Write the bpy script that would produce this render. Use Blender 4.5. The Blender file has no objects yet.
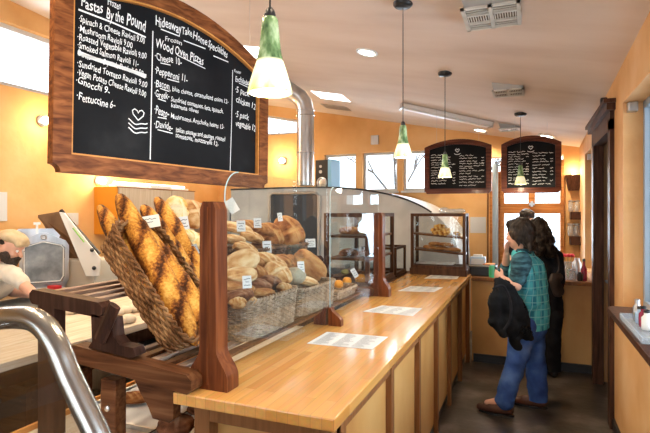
WORLD=3.2; R_SPOT=58; R_PEND=6; K_P=88; S_P=10; D_R=82; D_B=40; D_L=50; D_F=85; EXPO=0.
import bpy, bmesh, math, random
from mathutils import Vector, Matrix, noise, Euler
PI=math.pi; V=Vector
sc=bpy.context.scene; COL=sc.collection
random.seed(7)
H=1.65
th=math.atan(204/500); CT,ST=math.cos(th),math.sin(th)
# survey helpers: a sight line of the photograph cut with a real plane of the room
def ray(u,v):
    a=(u-325)/500; return V((-ST+a*CT, CT+a*ST, -(v-212)/500))
def O(): return V((0,0,H))
def Pz(u,v,z): r=ray(u,v); return O()+r*((z-H)/r.z)
def Px(u,v,x): r=ray(u,v); return O()+r*(x/r.x)
def Py(u,v,y): r=ray(u,v); return O()+r*(y/r.y)
def Pd(u,v,d): return O()+ray(u,v)*d
def ceil_z(x,y): return 2.70+.2*(.6-x)-.06*(y-3.6)
def Pc(u,v):
    r=ray(u,v); t=(3.036-H)/(r.z+.2*r.x+.06*r.y); return O()+r*t

# ---------------------------------------------------------------- materials
MATS={}
def nd(nt,t,**k):
    n=nt.nodes.new(t)
    for a,b in k.items():
        if a in n.inputs: n.inputs[a].default_value=b
        else: setattr(n,a,b)
    return n
def base_mat(name,color=(.8,.8,.8),rough=.5,metal=0.,**k):
    m=bpy.data.materials.new(name); m.use_nodes=True
    b=m.node_tree.nodes['Principled BSDF']
    b.inputs['Base Color'].default_value=(*color,1); b.inputs['Roughness'].default_value=rough; b.inputs['Metallic'].default_value=metal
    for a,v in k.items(): b.inputs[a].default_value=v
    MATS[name]=m; return m,m.node_tree,b
def M(name,cols,rough=.5,metal=0.,scale=5.,stretch=(1,1,1),lo=.35,hi=.65,bump=0.,bscale=None,dist=0.,detail=5.,coat=0.,bdist=.02):
    """noise-mixed colours; cols = list of 1..4 colours"""
    m,nt,b=base_mat(name,cols[0],rough,metal)
    if coat: b.inputs['Coat Weight'].default_value=coat; b.inputs['Coat Roughness'].default_value=.12
    tc=nd(nt,'ShaderNodeTexCoord'); mp=nd(nt,'ShaderNodeMapping'); mp.inputs['Scale'].default_value=stretch
    nt.links.new(tc.outputs['Object'],mp.inputs[0])
    nz=nd(nt,'ShaderNodeTexNoise',Scale=scale,Detail=detail,Distortion=dist); nt.links.new(mp.outputs[0],nz.inputs['Vector'])
    if len(cols)>1:
        r=nd(nt,'ShaderNodeValToRGB'); e=r.color_ramp.elements
        e[0].position=lo; e[0].color=(*cols[0],1); e[1].position=hi; e[1].color=(*cols[-1],1)
        for i,cc in enumerate(cols[1:-1]):
            q=e.new(lo+(hi-lo)*(i+1)/(len(cols)-1)); q.color=(*cc,1)
        nt.links.new(nz.outputs['Fac'],r.inputs[0]); nt.links.new(r.outputs[0],b.inputs['Base Color'])
    if bump:
        src=nz
        if bscale:
            src=nd(nt,'ShaderNodeTexNoise',Scale=bscale,Detail=4.); nt.links.new(mp.outputs[0],src.inputs['Vector'])
        bp=nd(nt,'ShaderNodeBump',Strength=bump,Distance=bdist); nt.links.new(src.outputs['Fac'],bp.inputs['Height']); nt.links.new(bp.outputs[0],b.inputs['Normal'])
    return m
def emis(name,color,st,rough=.4):
    m,nt,b=base_mat(name,color,rough); b.inputs['Emission Color'].default_value=(*color,1); b.inputs['Emission Strength'].default_value=st; return m
def glass(name,tint=(.95,.98,1),fac=None,rough=0.,haze=0.):
    m=bpy.data.materials.new(name); m.use_nodes=True; nt=m.node_tree; nt.nodes.remove(nt.nodes['Principled BSDF'])
    out=nt.nodes['Material Output']; t=nd(nt,'ShaderNodeBsdfTransparent'); t.inputs[0].default_value=(*tint,1)
    g=nd(nt,'ShaderNodeBsdfGlossy',Roughness=rough); mx=nd(nt,'ShaderNodeMixShader')
    if fac is None:
        f=nd(nt,'ShaderNodeFresnel',IOR=1.5); nt.links.new(f.outputs[0],mx.inputs[0])
    else: mx.inputs[0].default_value=fac
    nt.links.new(t.outputs[0],mx.inputs[1]); nt.links.new(g.outputs[0],mx.inputs[2])
    last=mx
    if haze:
        df=nd(nt,'ShaderNodeBsdfDiffuse'); df.inputs[0].default_value=(.8,.86,.9,1); m2=nd(nt,'ShaderNodeMixShader'); m2.inputs[0].default_value=haze
        nt.links.new(mx.outputs[0],m2.inputs[1]); nt.links.new(df.outputs[0],m2.inputs[2]); last=m2
    nt.links.new(last.outputs[0],out.inputs[0]); MATS[name]=m; return m
def wood(name,cols,axis='z',rough=.4,scale=3.,coat=0.,k=14,bump=.08):
    st={'x':(1,k,k),'y':(k,1,k),'z':(k,k,1)}[axis]
    m=M(name,cols,rough=rough,scale=scale,stretch=st,lo=.3,hi=.7,dist=.6,coat=coat,bump=bump,detail=6.); m.node_tree.nodes['Principled BSDF'].inputs['Specular IOR Level'].default_value=.12; return m
def attr_mat(name,cols,pos,rough=.6,bump=.9,nscale=40.,namt=.35,attr='crust',bdist=.01):
    m,nt,b=base_mat(name,cols[0],rough)
    at=nd(nt,'ShaderNodeAttribute'); at.attribute_name=attr
    tc=nd(nt,'ShaderNodeTexCoord'); nz=nd(nt,'ShaderNodeTexNoise',Scale=nscale,Detail=6.); nt.links.new(tc.outputs['Object'],nz.inputs['Vector'])
    mm=nd(nt,'ShaderNodeMath',operation='MULTIPLY_ADD'); nt.links.new(nz.outputs['Fac'],mm.inputs[0]); mm.inputs[1].default_value=namt*2; mm.inputs[2].default_value=-namt
    ad=nd(nt,'ShaderNodeMath',operation='ADD'); nt.links.new(at.outputs['Fac'],ad.inputs[0]); nt.links.new(mm.outputs[0],ad.inputs[1])
    r=nd(nt,'ShaderNodeValToRGB'); e=r.color_ramp.elements; e[0].position=pos[0]; e[0].color=(*cols[0],1); e[1].position=pos[-1]; e[1].color=(*cols[-1],1)
    for p,cc in zip(pos[1:-1],cols[1:-1]): q=e.new(p); q.color=(*cc,1)
    nt.links.new(ad.outputs[0],r.inputs[0]); nt.links.new(r.outputs[0],b.inputs['Base Color'])
    bp=nd(nt,'ShaderNodeBump',Strength=bump,Distance=bdist); nt.links.new(nz.outputs['Fac'],bp.inputs['Height']); nt.links.new(bp.outputs[0],b.inputs['Normal'])
    return m

# walls: mottled ochre plaster
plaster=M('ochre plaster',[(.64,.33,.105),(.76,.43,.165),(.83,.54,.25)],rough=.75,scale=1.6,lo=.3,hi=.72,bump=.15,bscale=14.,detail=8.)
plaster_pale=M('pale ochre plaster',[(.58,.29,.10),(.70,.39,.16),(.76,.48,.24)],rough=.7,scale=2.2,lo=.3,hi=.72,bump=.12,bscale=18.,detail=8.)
ceil_m=M('ceiling plaster',[(.64,.52,.44),(.74,.63,.55),(.80,.70,.63)],rough=.8,scale=1.1,stretch=(.6,2.2,1),lo=.3,hi=.7,bump=.06,bscale=9.,detail=8.)
floor_m=M('dark concrete with highlights',[(.028,.024,.022),(.085,.072,.062),(.24,.21,.18)],rough=.28,scale=2.6,lo=.38,hi=.72,bump=.1,bscale=20.,detail=8.)  # pale mottling also stands in for bright highlights on the floor
board_wood=wood('dark walnut',[(.08,.022,.007),(.19,.060,.018),(.31,.11,.034)],'y',coat=.0,rough=.5)
board_wood_v=wood('dark walnut upright',[(.075,.022,.010),(.14,.045,.018),(.20,.07,.03)],'z',coat=.3)
edge_gold=wood('honey wood edge',[(.55,.22,.05),(.70,.32,.09)],'y')
mahog=wood('reddish mahogany',[(.065,.016,.005),(.125,.034,.010),(.19,.058,.018)],'z',coat=.08,rough=.4)
mahogx=wood('reddish mahogany cross',[(.055,.013,.006),(.10,.026,.011),(.15,.042,.018)],'x',coat=.1,rough=.4)
casew=wood('dark case wood',[(.035,.014,.008),(.065,.028,.015),(.10,.045,.024)],'z',rough=.45)
standw=wood('aged brown wood',[(.052,.016,.006),(.105,.038,.014),(.16,.068,.028)],'x',coat=.15,rough=.45)
standz=wood('aged dark wood',[(.020,.008,.005),(.040,.016,.010),(.065,.028,.018)],'z',coat=.1,rough=.45)
slatw=wood('worn slat wood',[(.16,.09,.06),(.30,.20,.15),(.42,.31,.25)],'y',rough=.5)
doorw=wood('dark stained door wood',[(.03,.012,.008),(.07,.03,.018),(.11,.05,.03)],'z',rough=.45)
oak=wood('orange window wood',[(.30,.11,.03),(.45,.18,.055),(.52,.24,.08)],'x',rough=.5)
panel_m=M('ochre plywood panel',[(.50,.235,.06),(.61,.33,.10),(.69,.42,.15)],rough=.5,scale=2.5,stretch=(1,1,.6),lo=.3,hi=.7,coat=.15)
batten_m=wood('brown batten',[(.20,.085,.03),(.30,.13,.05)],'z',rough=.4)
pale_door=wood('pale ribbed laminate',[(.42,.34,.25),(.55,.46,.36)],'z',rough=.5,k=30)
orange_side=M('orange laminate',[(.75,.30,.02)],rough=.45)
chalk=M('chalkboard slate',[(.009,.009,.010),(.014,.014,.015),(.035,.035,.036)],rough=.75,scale=3.,stretch=(1,1,1),lo=.35,hi=.8,detail=8.)
chalk.node_tree.nodes['Principled BSDF'].inputs['Specular IOR Level'].default_value=.08
chalk_w,_,_b=base_mat('chalk',(.85,.85,.83),.9)
slate_m=M('dusty slate',[(.16,.18,.20),(.28,.31,.34),(.44,.47,.50)],rough=.7,scale=7.,lo=.35,hi=.7,detail=8.)
steel=M('brushed steel',[(.52,.53,.54),(.62,.63,.64)],rough=.3,metal=1.,scale=30.,stretch=(1,1,.1))
chrome=M('polished chrome',[(.42,.41,.38)],rough=.26,metal=1.)
galv=M('galvanised duct metal',[(.50,.52,.54),(.68,.70,.72)],rough=.28,metal=1.,scale=9.,stretch=(1,1,.25))
white_m=M('white enamel',[(.82,.83,.82)],rough=.4)
offwhite=M('off white paint',[(.62,.60,.54)],rough=.5)
vent_dark=M('vent shadow metal',[(.16,.13,.09)],rough=.7)
black_m=M('black plastic',[(.012,.012,.014)],rough=.4)
grey_m=M('grey plaster oven',[(.36,.37,.38),(.46,.47,.48),(.55,.56,.56)],rough=.55,scale=2.5,lo=.3,hi=.7,bump=.1,bscale=12.)
navy=M('dark oven mouth',[(.02,.025,.035)],rough=.6)
paper=M('printed paper',[(.66,.66,.65)],rough=.6)
ink=M('ink',[(.10,.10,.11)],rough=.8)
ink2=M('grey print',[(.14,.14,.16)],rough=.8)
flour_table=wood('floured maple tabletop',[(.60,.46,.33),(.72,.60,.47),(.80,.71,.60)],'y',rough=.55)
dough_m=M('raw dough',[(.74,.63,.48),(.80,.70,.56)],rough=.6,scale=8.)
winframe=M('white window frame',[(.62,.63,.62)],rough=.45)
bluegrey=M('blue grey painted steel',[(.30,.38,.46)],rough=.4)
wick=M('brown wicker',[(.10,.038,.012),(.24,.105,.038),(.42,.22,.09)],rough=.55,scale=22.,lo=.3,hi=.7)
wick_d=M('dark wicker',[(.05,.028,.018),(.13,.075,.045),(.22,.13,.08)],rough=.6,scale=22.,lo=.3,hi=.7)
wick_g=M('tan wicker',[(.20,.13,.085),(.34,.24,.16),(.46,.34,.24)],rough=.6,scale=25.,lo=.3,hi=.7)
pane=glass('window glass',(.97,.99,1.))
guard=glass('guard glass',(.93,.97,.985),fac=.075,haze=.004)
casegl=glass('case glass',(.93,.96,.97),fac=.045)
cpane=glass('curved case glass',(.86,.88,.88),fac=.09)
clearp=glass('clear plastic',(.85,.9,.95),fac=.15,rough=.15,haze=.25)
glass_edge=M('green glass edge',[(.35,.50,.52)],rough=.15)
skin=M('skin',[(.62,.33,.23),(.70,.40,.29)],rough=.55,scale=10.)
# butcher block worktop
bb,nt,b=base_mat('butcher block maple',(.7,.4,.15),.24); b.inputs['Coat Weight'].default_value=.5; b.inputs['Coat Roughness'].default_value=.10
tc=nd(nt,'ShaderNodeTexCoord'); mp=nd(nt,'ShaderNodeMapping'); mp.inputs['Rotation'].default_value=(0,0,PI/2)
br=nd(nt,'ShaderNodeTexBrick',Scale=1.); br.inputs['Color1'].default_value=(.60,.275,.062,1); br.inputs['Color2'].default_value=(.74,.39,.115,1); br.inputs['Mortar'].default_value=(.45,.22,.07,1)
br.inputs['Mortar Size'].default_value=.0008; br.inputs['Brick Width'].default_value=.55; br.inputs['Row Height'].default_value=.042; br.inputs['Bias'].default_value=0.
nt.links.new(tc.outputs['Object'],mp.inputs[0]); nt.links.new(mp.outputs[0],br.inputs['Vector'])
nz=nd(nt,'ShaderNodeTexNoise',Scale=4.,Detail=6.); m2=nd(nt,'ShaderNodeMapping'); m2.inputs['Scale'].default_value=(16,1,16)
nt.links.new(tc.outputs['Object'],m2.inputs[0]); nt.links.new(m2.outputs[0],nz.inputs['Vector'])
mx=nd(nt,'ShaderNodeMix',data_type='RGBA',blend_type='MULTIPLY'); mx.inputs[0].default_value=.35
nt.links.new(br.outputs['Color'],mx.inputs[6]); nt.links.new(nz.outputs['Color'],mx.inputs[7])
rr=nd(nt,'ShaderNodeMix',data_type='RGBA',blend_type='MULTIPLY'); rr.inputs[0].default_value=1.; rr.inputs[7].default_value=(1.2,1.2,1.2,1)
nt.links.new(mx.outputs[2],rr.inputs[6]); nt.links.new(rr.outputs[2],b.inputs['Base Color'])
# plaid shirt
pl,nt,b=base_mat('teal plaid cotton',(.05,.3,.35),.8)
tc=nd(nt,'ShaderNodeTexCoord'); sx=nd(nt,'ShaderNodeSeparateXYZ'); nt.links.new(tc.outputs['Object'],sx.inputs[0])
def stripe(src,freq,lo,hi):
    a=nd(nt,'ShaderNodeMath',operation='MULTIPLY'); nt.links.new(src,a.inputs[0]); a.inputs[1].default_value=freq
    s_=nd(nt,'ShaderNodeMath',operation='SINE'); nt.links.new(a.outputs[0],s_.inputs[0])
    m_=nd(nt,'ShaderNodeMapRange'); m_.inputs[1].default_value=lo; m_.inputs[2].default_value=hi; nt.links.new(s_.outputs[0],m_.inputs[0]); return m_.outputs[0]
xy=nd(nt,'ShaderNodeMath',operation='ADD'); nt.links.new(sx.outputs[0],xy.inputs[0]); nt.links.new(sx.outputs[1],xy.inputs[1])
cur=None
def mixc(prev,fac,colr,blend='MIX'):
    m_=nd(nt,'ShaderNodeMix',data_type='RGBA',blend_type=blend)
    if isinstance(prev,tuple): m_.inputs[6].default_value=(*prev,1)
    else: nt.links.new(prev,m_.inputs[6])
    nt.links.new(fac,m_.inputs[0]); m_.inputs[7].default_value=(*colr,1); return m_.outputs[2]
cur=mixc((.07,.40,.46),stripe(xy.outputs[0],52,-.1,.5),(.02,.17,.26))
cur=mixc(cur,stripe(sx.outputs[2],52,.0,.5),(.05,.30,.38))
cur=mixc(cur,stripe(xy.outputs[0],104,.93,.99),(.22,.50,.54))
cur=mixc(cur,stripe(sx.outputs[2],104,.93,.99),(.20,.48,.52))
nt.links.new(cur,b.inputs['Base Color'])
sleeve_m=M('shaded plaid cotton',[(.012,.03,.045),(.03,.085,.11),(.06,.15,.19)],rough=.8,scale=14.,stretch=(1,1,3),lo=.35,hi=.65)  # shade on sleeves and collar put into a darker copy of the plaid
jeans_m=M('blue denim',[(.022,.05,.19),(.04,.095,.31),(.09,.17,.42)],rough=.85,scale=6.,lo=.3,hi=.7,bump=.3,bscale=120.,bdist=.002)
blackcloth=M('black cloth',[(.008,.008,.011),(.02,.02,.024)],rough=.9,scale=8.)
jacket_m=M('black quilted jacket cloth',[(.003,.0035,.005),(.009,.010,.012)],rough=.75,scale=12.,bump=.4)
hair_d=M('dark hair',[(.012,.009,.008),(.035,.024,.018),(.10,.075,.06)],rough=.45,scale=60.,stretch=(1,1,.2),lo=.35,hi=.8,bump=.6,bdist=.004)
beard_m=M('dark beard',[(.02,.012,.008),(.05,.03,.02)],rough=.8,scale=80.,bump=.6)
shoe_m=M('brown leather',[(.07,.025,.015),(.12,.045,.025)],rough=.5,scale=10.)
cap_m=M('beige cap cloth',[(.50,.38,.22),(.62,.49,.32)],rough=.85,scale=14.)
tee_m=M('cream cotton',[(.62,.58,.50),(.72,.68,.60)],rough=.85,scale=9.)
apron_m=M('pale apron cloth',[(.66,.62,.55)],rough=.85)
# breads
bag_m=attr_mat('baguette crust',[(.06,.018,.006),(.27,.085,.016),(.62,.25,.035),(.82,.45,.10)],[.20,.44,.66,1.05],nscale=75.,namt=.50,bump=.6)
loaf_m=attr_mat('floured loaf crust',[(.22,.075,.02),(.47,.20,.06),(.67,.37,.145),(.82,.60,.34)],[.15,.4,.65,.95],nscale=24.,namt=.32)
brown_m=attr_mat('brown boule crust',[(.12,.034,.010),(.29,.095,.026),(.45,.18,.055),(.60,.32,.12)],[.15,.4,.65,.95],nscale=30.,namt=.30)
gold_m=attr_mat('golden loaf crust',[(.55,.24,.05),(.78,.43,.10),(.90,.62,.24),(.95,.80,.50)],[.12,.35,.6,.95],nscale=20.,namt=.32)
dark_m=attr_mat('dark rye crust',[(.07,.022,.010),(.16,.055,.022),(.28,.11,.05),(.42,.22,.12)],[.15,.4,.65,.95],nscale=30.,namt=.3)
crois_m=attr_mat('croissant crust',[(.30,.09,.015),(.55,.22,.04),(.75,.38,.08),(.86,.56,.20)],[.12,.35,.6,.95],nscale=20.,namt=.3)
for _m in (bag_m,loaf_m,brown_m,gold_m,dark_m,crois_m): _m.node_tree.nodes['Principled BSDF'].inputs['Specular IOR Level'].default_value=.15
for _m in (blackcloth,jacket_m,jeans_m,sleeve_m,pl,hair_d,wick,wick_d,wick_g): _m.node_tree.nodes['Principled BSDF'].inputs['Specular IOR Level'].default_value=.15
tom_m=M('orange squash skin',[(.75,.25,.02),(.85,.36,.04)],rough=.3,scale=8.)

# ---------------------------------------------------------------- mesh building
ORG={}
class MB:
    def __init__(s): s.v=[]; s.f=[]; s.c=None
    def add(s,vs,fs,T=None):
        n=len(s.v); s.v+= [tuple(T@V(p)) if T else tuple(p) for p in vs]; s.f+=[tuple(i+n for i in q) for q in fs]; return s
    def box(s,x0,x1,y0,y1,z0,z1,T=None,bev=0.):
        if bev<=0:
            vs=[(x,y,z) for x in(x0,x1) for y in(y0,y1) for z in(z0,z1)]
            return s.add(vs,[(0,1,3,2),(4,6,7,5),(0,4,5,1),(2,3,7,6),(0,2,6,4),(1,5,7,3)],T)
        bm=bmesh.new(); bmesh.ops.create_cube(bm,size=1)
        for q in bm.verts: q.co=V((x0+(q.co.x+.5)*(x1-x0),y0+(q.co.y+.5)*(y1-y0),z0+(q.co.z+.5)*(z1-z0)))
        bmesh.ops.bevel(bm,geom=bm.edges[:],offset=bev,segments=2,affect='EDGES',profile=.6)
        return s.bm(bm,T)
    def bm(s,bm,T=None):
        bm.verts.index_update(); s.add([q.co.copy() for q in bm.verts],[tuple(q.index for q in f.verts) for f in bm.faces],T); bm.free(); return s
    def hexa(s,bot,top):  # two quads of 4 points
        return s.add(list(bot)+list(top),[(3,2,1,0),(4,5,6,7),(0,1,5,4),(1,2,6,5),(2,3,7,6),(3,0,4,7)])
    def prism(s,poly,d0,d1,T):  # poly in local xy, extruded along local z
        n=len(poly); vs=[(p[0],p[1],d0) for p in poly]+[(p[0],p[1],d1) for p in poly]
        return s.add(vs,[tuple(range(n-1,-1,-1)),tuple(range(n,2*n))]+[(i,(i+1)%n,n+(i+1)%n,n+i) for i in range(n)],T)
    def tube(s,pts,r,n=8,closed=False,caps=True,flat=None):
        pts=[V(p) for p in pts]; N=len(pts); rr=r if hasattr(r,'__len__') else [r]*N
        base=len(s.v); up=None
        for i,p in enumerate(pts):
            a=pts[i-1] if (i or closed) else p; b_=pts[(i+1)%N] if (i<N-1 or closed) else p
            t=(b_-a).normalized() if (b_-a).length>1e-9 else V((0,0,1))
            if up is None:
                up=V((0,0,1)) if abs(t.z)<.9 else V((1,0,0))
            x=(up-t*up.dot(t)).normalized(); up=x; y=t.cross(x)
            for k in range(n):
                an=2*PI*k/n; o=x*math.cos(an)*rr[i]+y*math.sin(an)*rr[i]
                if flat: ax,fc=flat; o=o+ax*(o.dot(ax)*(fc-1))
                s.v.append(tuple(p+o))
        for i in range(N if closed else N-1):
            j=(i+1)%N
            for k in range(n):
                l=(k+1)%n; s.f.append((base+i*n+k,base+i*n+l,base+j*n+l,base+j*n+k))
        if caps and not closed:
            s.f.append(tuple(base+k for k in range(n-1,-1,-1))); s.f.append(tuple(base+(N-1)*n+k for k in range(n)))
        return s
    def lathe(s,prof,c=(0,0,0),n=20,T=None,caps=True):
        vs=[];fs=[]
        for r,z in prof:
            for k in range(n): a=2*PI*k/n; vs.append((c[0]+r*math.cos(a),c[1]+r*math.sin(a),c[2]+z))
        for i in range(len(prof)-1):
            for k in range(n): l=(k+1)%n; fs.append((i*n+k,i*n+l,(i+1)*n+l,(i+1)*n+k))
        if caps: fs.append(tuple(range(n-1,-1,-1))); m=(len(prof)-1)*n; fs.append(tuple(m+k for k in range(n)))
        return s.add(vs,fs,T)
    def cyl(s,c,r,h,n=20,T=None): return s.lathe([(r,0),(r,h)],c,n,T)
    def ell(s,c,r,n=16,m=10,T=None):
        if not hasattr(r,'__len__'): r=(r,r,r)
        vs=[(c[0],c[1],c[2]-r[2])];fs=[]
        for i in range(1,m):
            a=-PI/2+PI*i/m
            for k in range(n): b_=2*PI*k/n; vs.append((c[0]+r[0]*math.cos(a)*math.cos(b_),c[1]+r[1]*math.cos(a)*math.sin(b_),c[2]+r[2]*math.sin(a)))
        vs.append((c[0],c[1],c[2]+r[2])); L=len(vs)-1
        for k in range(n):
            l=(k+1)%n; fs.append((0,1+l,1+k)); fs.append((L,L-n+k,L-n+l))
            for i in range(m-2): fs.append((1+i*n+k,1+i*n+l,1+(i+1)*n+l,1+(i+1)*n+k))
        return s.add(vs,fs,T)
    def build(s,name,mat,parent=None,org=None,smooth=False,local=False,kind=None):
        """verts in world coords unless local; object origin at org (or the parent's)"""
        me=bpy.data.meshes.new(name)
        if parent is not None and not local: o0=ORG.get(parent.name,V((0,0,0))); vs=[V(p)-o0 for p in s.v]; loc=None
        elif org is not None and not local: vs=[V(p)-V(org) for p in s.v]; loc=V(org)
        else: vs=s.v; loc=None; o0=V((0,0,0))
        me.from_pydata([tuple(p) for p in vs],[],s.f); me.update()
        bm=bmesh.new(); bm.from_mesh(me); bmesh.ops.recalc_face_normals(bm,faces=bm.faces); bm.to_mesh(me); bm.free()
        me.materials.append(mat if not isinstance(mat,str) else MATS[mat])
        if s.c:
            at=me.attributes.new('crust','FLOAT','POINT'); at.data.foreach_set('value',s.c)
        if smooth: smooth_mesh(me)
        o=bpy.data.objects.new(name,me); COL.objects.link(o)
        if loc is not None: o.location=loc; ORG[o.name]=loc.copy()
        elif parent is not None: ORG[o.name]=ORG.get(parent.name,V((0,0,0))).copy()
        if parent is not None: o.parent=parent
        if kind: o['kind']=kind
        return o
def smooth_mesh(me,ang=40):
    for p in me.polygons: p.use_smooth=True
    try: me.set_sharp_from_angle(angle=math.radians(ang))
    except Exception: pass
def tag(o,label,cat=None,group=None):
    o['label']=label
    if cat: o['category']=cat
    if group: o['group']=group
    return o
def thing(name,loc,label,cat,group=None,rz=0.):
    o=bpy.data.objects.new(name,None); COL.objects.link(o); o.location=loc; o.rotation_euler=(0,0,rz); o.empty_display_size=.1
    ORG[o.name]=V(loc); return tag(o,label,cat,group)
KIDS={}
def copy_tree(o,parent=None):
    c=o.copy(); COL.objects.link(c)
    if parent: c.parent=parent
    for ch in [q for q in list(COL.objects) if q.parent==o]: copy_tree(ch,c)
    return c
TXZ=lambda y=0: Matrix(((1,0,0,0),(0,0,1,y),(0,1,0,0),(0,0,0,1)))      # local x,y,z -> world x,z ; extrude along y
TYZ=lambda x=0: Matrix(((0,0,1,x),(1,0,0,0),(0,1,0,0),(0,0,0,1)))      # local x->y, y->z, extrude along x

def text_into(mb,txt,x,y,h,w=None,T=None,bold=.0,seed=0,wob=.055):
    h*=1.22; bold=bold*.55-.001
    """chalk/print text: baseline at local (x,y), capital height h, total width w"""
    cu=bpy.data.curves.new('t','FONT'); cu.body=txt; cu.size=1; cu.resolution_u=2; cu.offset=bold
    ob=bpy.data.objects.new('t',cu); me=bpy.data.meshes.new_from_object(ob)
    if len(me.vertices)==0: return
    xs=[q.co.x for q in me.vertices]; x1=max(xs)
    k=h/.69; kx=k if w is None else w/x1
    vs=[]
    for q in me.vertices:
        px,py=q.co.x,q.co.y
        py2=py+wob*math.sin(px*2.3+seed*1.7)+wob*.6*math.sin(px*5.1+seed)
        px2=px+.10*py+wob*.7*math.sin(px*3.7+seed*2)
        vs.append((x+px2*kx,y+py2*k,0.))
    mb.add(vs,[tuple(p.vertices) for p in me.polygons],T)
    bpy.data.objects.remove(ob); bpy.data.curves.remove(cu); bpy.data.meshes.remove(me)
def line_into(mb,pts,r,T):
    """chalk stroke: flat ribbon in local xy"""
    P=[V((p[0],p[1])) for p in pts]; vs=[];n=len(P)
    for i,p in enumerate(P):
        t=(P[min(i+1,n-1)]-P[max(i-1,0)]).normalized(); q=V((-t.y,t.x))*r
        vs+=[(p.x+q.x,p.y+q.y,0),(p.x-q.x,p.y-q.y,0)]
    mb.add(vs,[(2*i,2*i+1,2*i+3,2*i+2) for i in range(n-1)],T)

# voxel-joined organic shapes
def cap(mb,a,b_,ra,rb,n=14,flat=None):
    a,b_=V(a),V(b_); t=(b_-a); L=t.length; t=t/L if L>1e-6 else V((0,0,1))
    pts=[];rs=[]
    for i in range(5): an=PI/2*(1-i/4.001); pts.append(a-t*ra*math.sin(an)); rs.append(max(ra*math.cos(an),1e-4))
    for i in range(1,6): an=PI/2*i/5.001; pts.append(b_+t*rb*math.sin(an)); rs.append(max(rb*math.cos(an),1e-4))
    mb.tube(pts,rs,n,flat=flat)
def organic(name,prims,mat,parent,vox=.012,sm=4,nz=0.,nsc=6.,fn=None,cut=None):
    mb=MB()
    for p in prims:
        if p[0]=='c': cap(mb,p[1],p[2],p[3],p[4],flat=p[5] if len(p)>5 else None)
        else:
            T=Matrix.Translation(V(p[1]))
            if len(p)>3: T=T@Euler(p[3]).to_matrix().to_4x4()
            mb.ell((0,0,0),p[2],20,14,T)
    o0=ORG.get(parent.name,V((0,0,0))) if parent else V((0,0,0))
    me=bpy.data.meshes.new(name); me.from_pydata([tuple(V(q)-o0) for q in mb.v],[],mb.f)
    bm=bmesh.new(); bm.from_mesh(me); bmesh.ops.recalc_face_normals(bm,faces=bm.faces); bm.to_mesh(me); bm.free()
    tmp=bpy.data.objects.new(name+'_tmp',me); COL.objects.link(tmp)
    r=tmp.modifiers.new('r','REMESH'); r.mode='VOXEL'; r.voxel_size=vox
    if sm: q=tmp.modifiers.new('s','SMOOTH'); q.factor=.5; q.iterations=sm
    bpy.context.view_layer.update(); dg=bpy.context.evaluated_depsgraph_get()
    m2=bpy.data.meshes.new_from_object(tmp.evaluated_get(dg)); bpy.data.objects.remove(tmp); m2.name=name
    if nz or fn:
        for v_ in m2.vertices:
            if nz:
                w=v_.co+o0; v_.co=v_.co+v_.normal*(nz*noise.noise(w*nsc)+nz*.5*noise.noise(w*nsc*2.3))
            if fn: v_.co=fn(v_.co+o0)-o0
    if cut:
        bm=bmesh.new(); bm.from_mesh(m2)
        for co,no in cut:
            bmesh.ops.bisect_plane(bm,geom=bm.verts[:]+bm.edges[:]+bm.faces[:],plane_co=V(co)-o0,plane_no=V(no),clear_outer=True)
        bm.to_mesh(m2); bm.free()
    for p in m2.polygons: p.use_smooth=True
    m2.materials.clear(); m2.materials.append(mat)
    o=bpy.data.objects.new(name,m2); COL.objects.link(o)
    if parent: o.parent=parent
    ORG[o.name]=o0.copy(); return o
# ---------------------------------------------------------------- the room
XL,XR,YB,YF=-4.9,.6,7.2,-3.2
def st(name,mb,mat): o=mb.build(name,mat); o['kind']='structure'; return o
mb=MB().box(XL,XR+.25,YF,YB,-.12,0); st('floor',mb,floor_m)
def cols_x(mb,y0,y1,cols):           # wall along x: columns (x0,x1,[(z0,z1|None)])
    for x0,x1,rs in cols:
        for z0,z1 in rs:
            ta=ceil_z(x0,y0 if y0<YB else YB) if z1 is None else (z1[0] if isinstance(z1,tuple) else z1)
            tb=ceil_z(x1,y0 if y0<YB else YB) if z1 is None else (z1[1] if isinstance(z1,tuple) else z1)
            za,zb=(z0 if isinstance(z0,tuple) else (z0,z0))
            mb.hexa([(x0,y0,za),(x1,y0,zb),(x1,y1,zb),(x0,y1,za)],[(x0,y0,ta),(x1,y0,tb),(x1,y1,tb),(x0,y1,ta)])
def cols_y(mb,x0,x1,cols):
    xe=min(max(x0,XL),XR) if x0>=XR else x1
    for y0,y1,rs in cols:
        for z0,z1 in rs:
            ta=ceil_z(xe,y0) if z1 is None else z1; tb=ceil_z(xe,y1) if z1 is None else z1
            mb.hexa([(x0,y0,z0),(x1,y0,z0),(x1,y1,z0),(x0,y1,z0)],[(x0,y0,ta),(x1,y0,ta),(x1,y1,tb),(x0,y1,tb)])
# back wall with its windows
bw=MB()
def cz(x): return ceil_z(x,YB)
cols_x(bw,YB,YB+.22,[(XL,-4.25,[(0,None)]),(-4.25,-3.36,[(0,2.9),((cz(-4.25)-.16,cz(-3.36)-.16),None)]),(-3.36,-2.95,[(0,None)]),
 (-2.95,-2.43,[(0,1.96),(2.54,None)]),(-2.43,-2.33,[(0,None)]),(-2.33,-1.79,[(0,1.96),(2.54,None)]),(-1.79,-1.71,[(0,None)]),(-1.71,-1.17,[(0,1.96),(2.54,None)]),
 (-1.17,-.5,[(0,None)]),(-.5,.42,[(0,.78),(2.40,None)]),(.42,XR+.25,[(0,None)])])
st('wall_back',bw,plaster)
# left wall with clerestory window
lw=MB(); cols_y(lw,XL-.22,XL,[(YF,2.1,[(0,None)]),(2.1,4.6,[(0,2.93),(3.58,None)]),(4.6,YB,[(0,None)])]); st('wall_left',lw,plaster)
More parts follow.
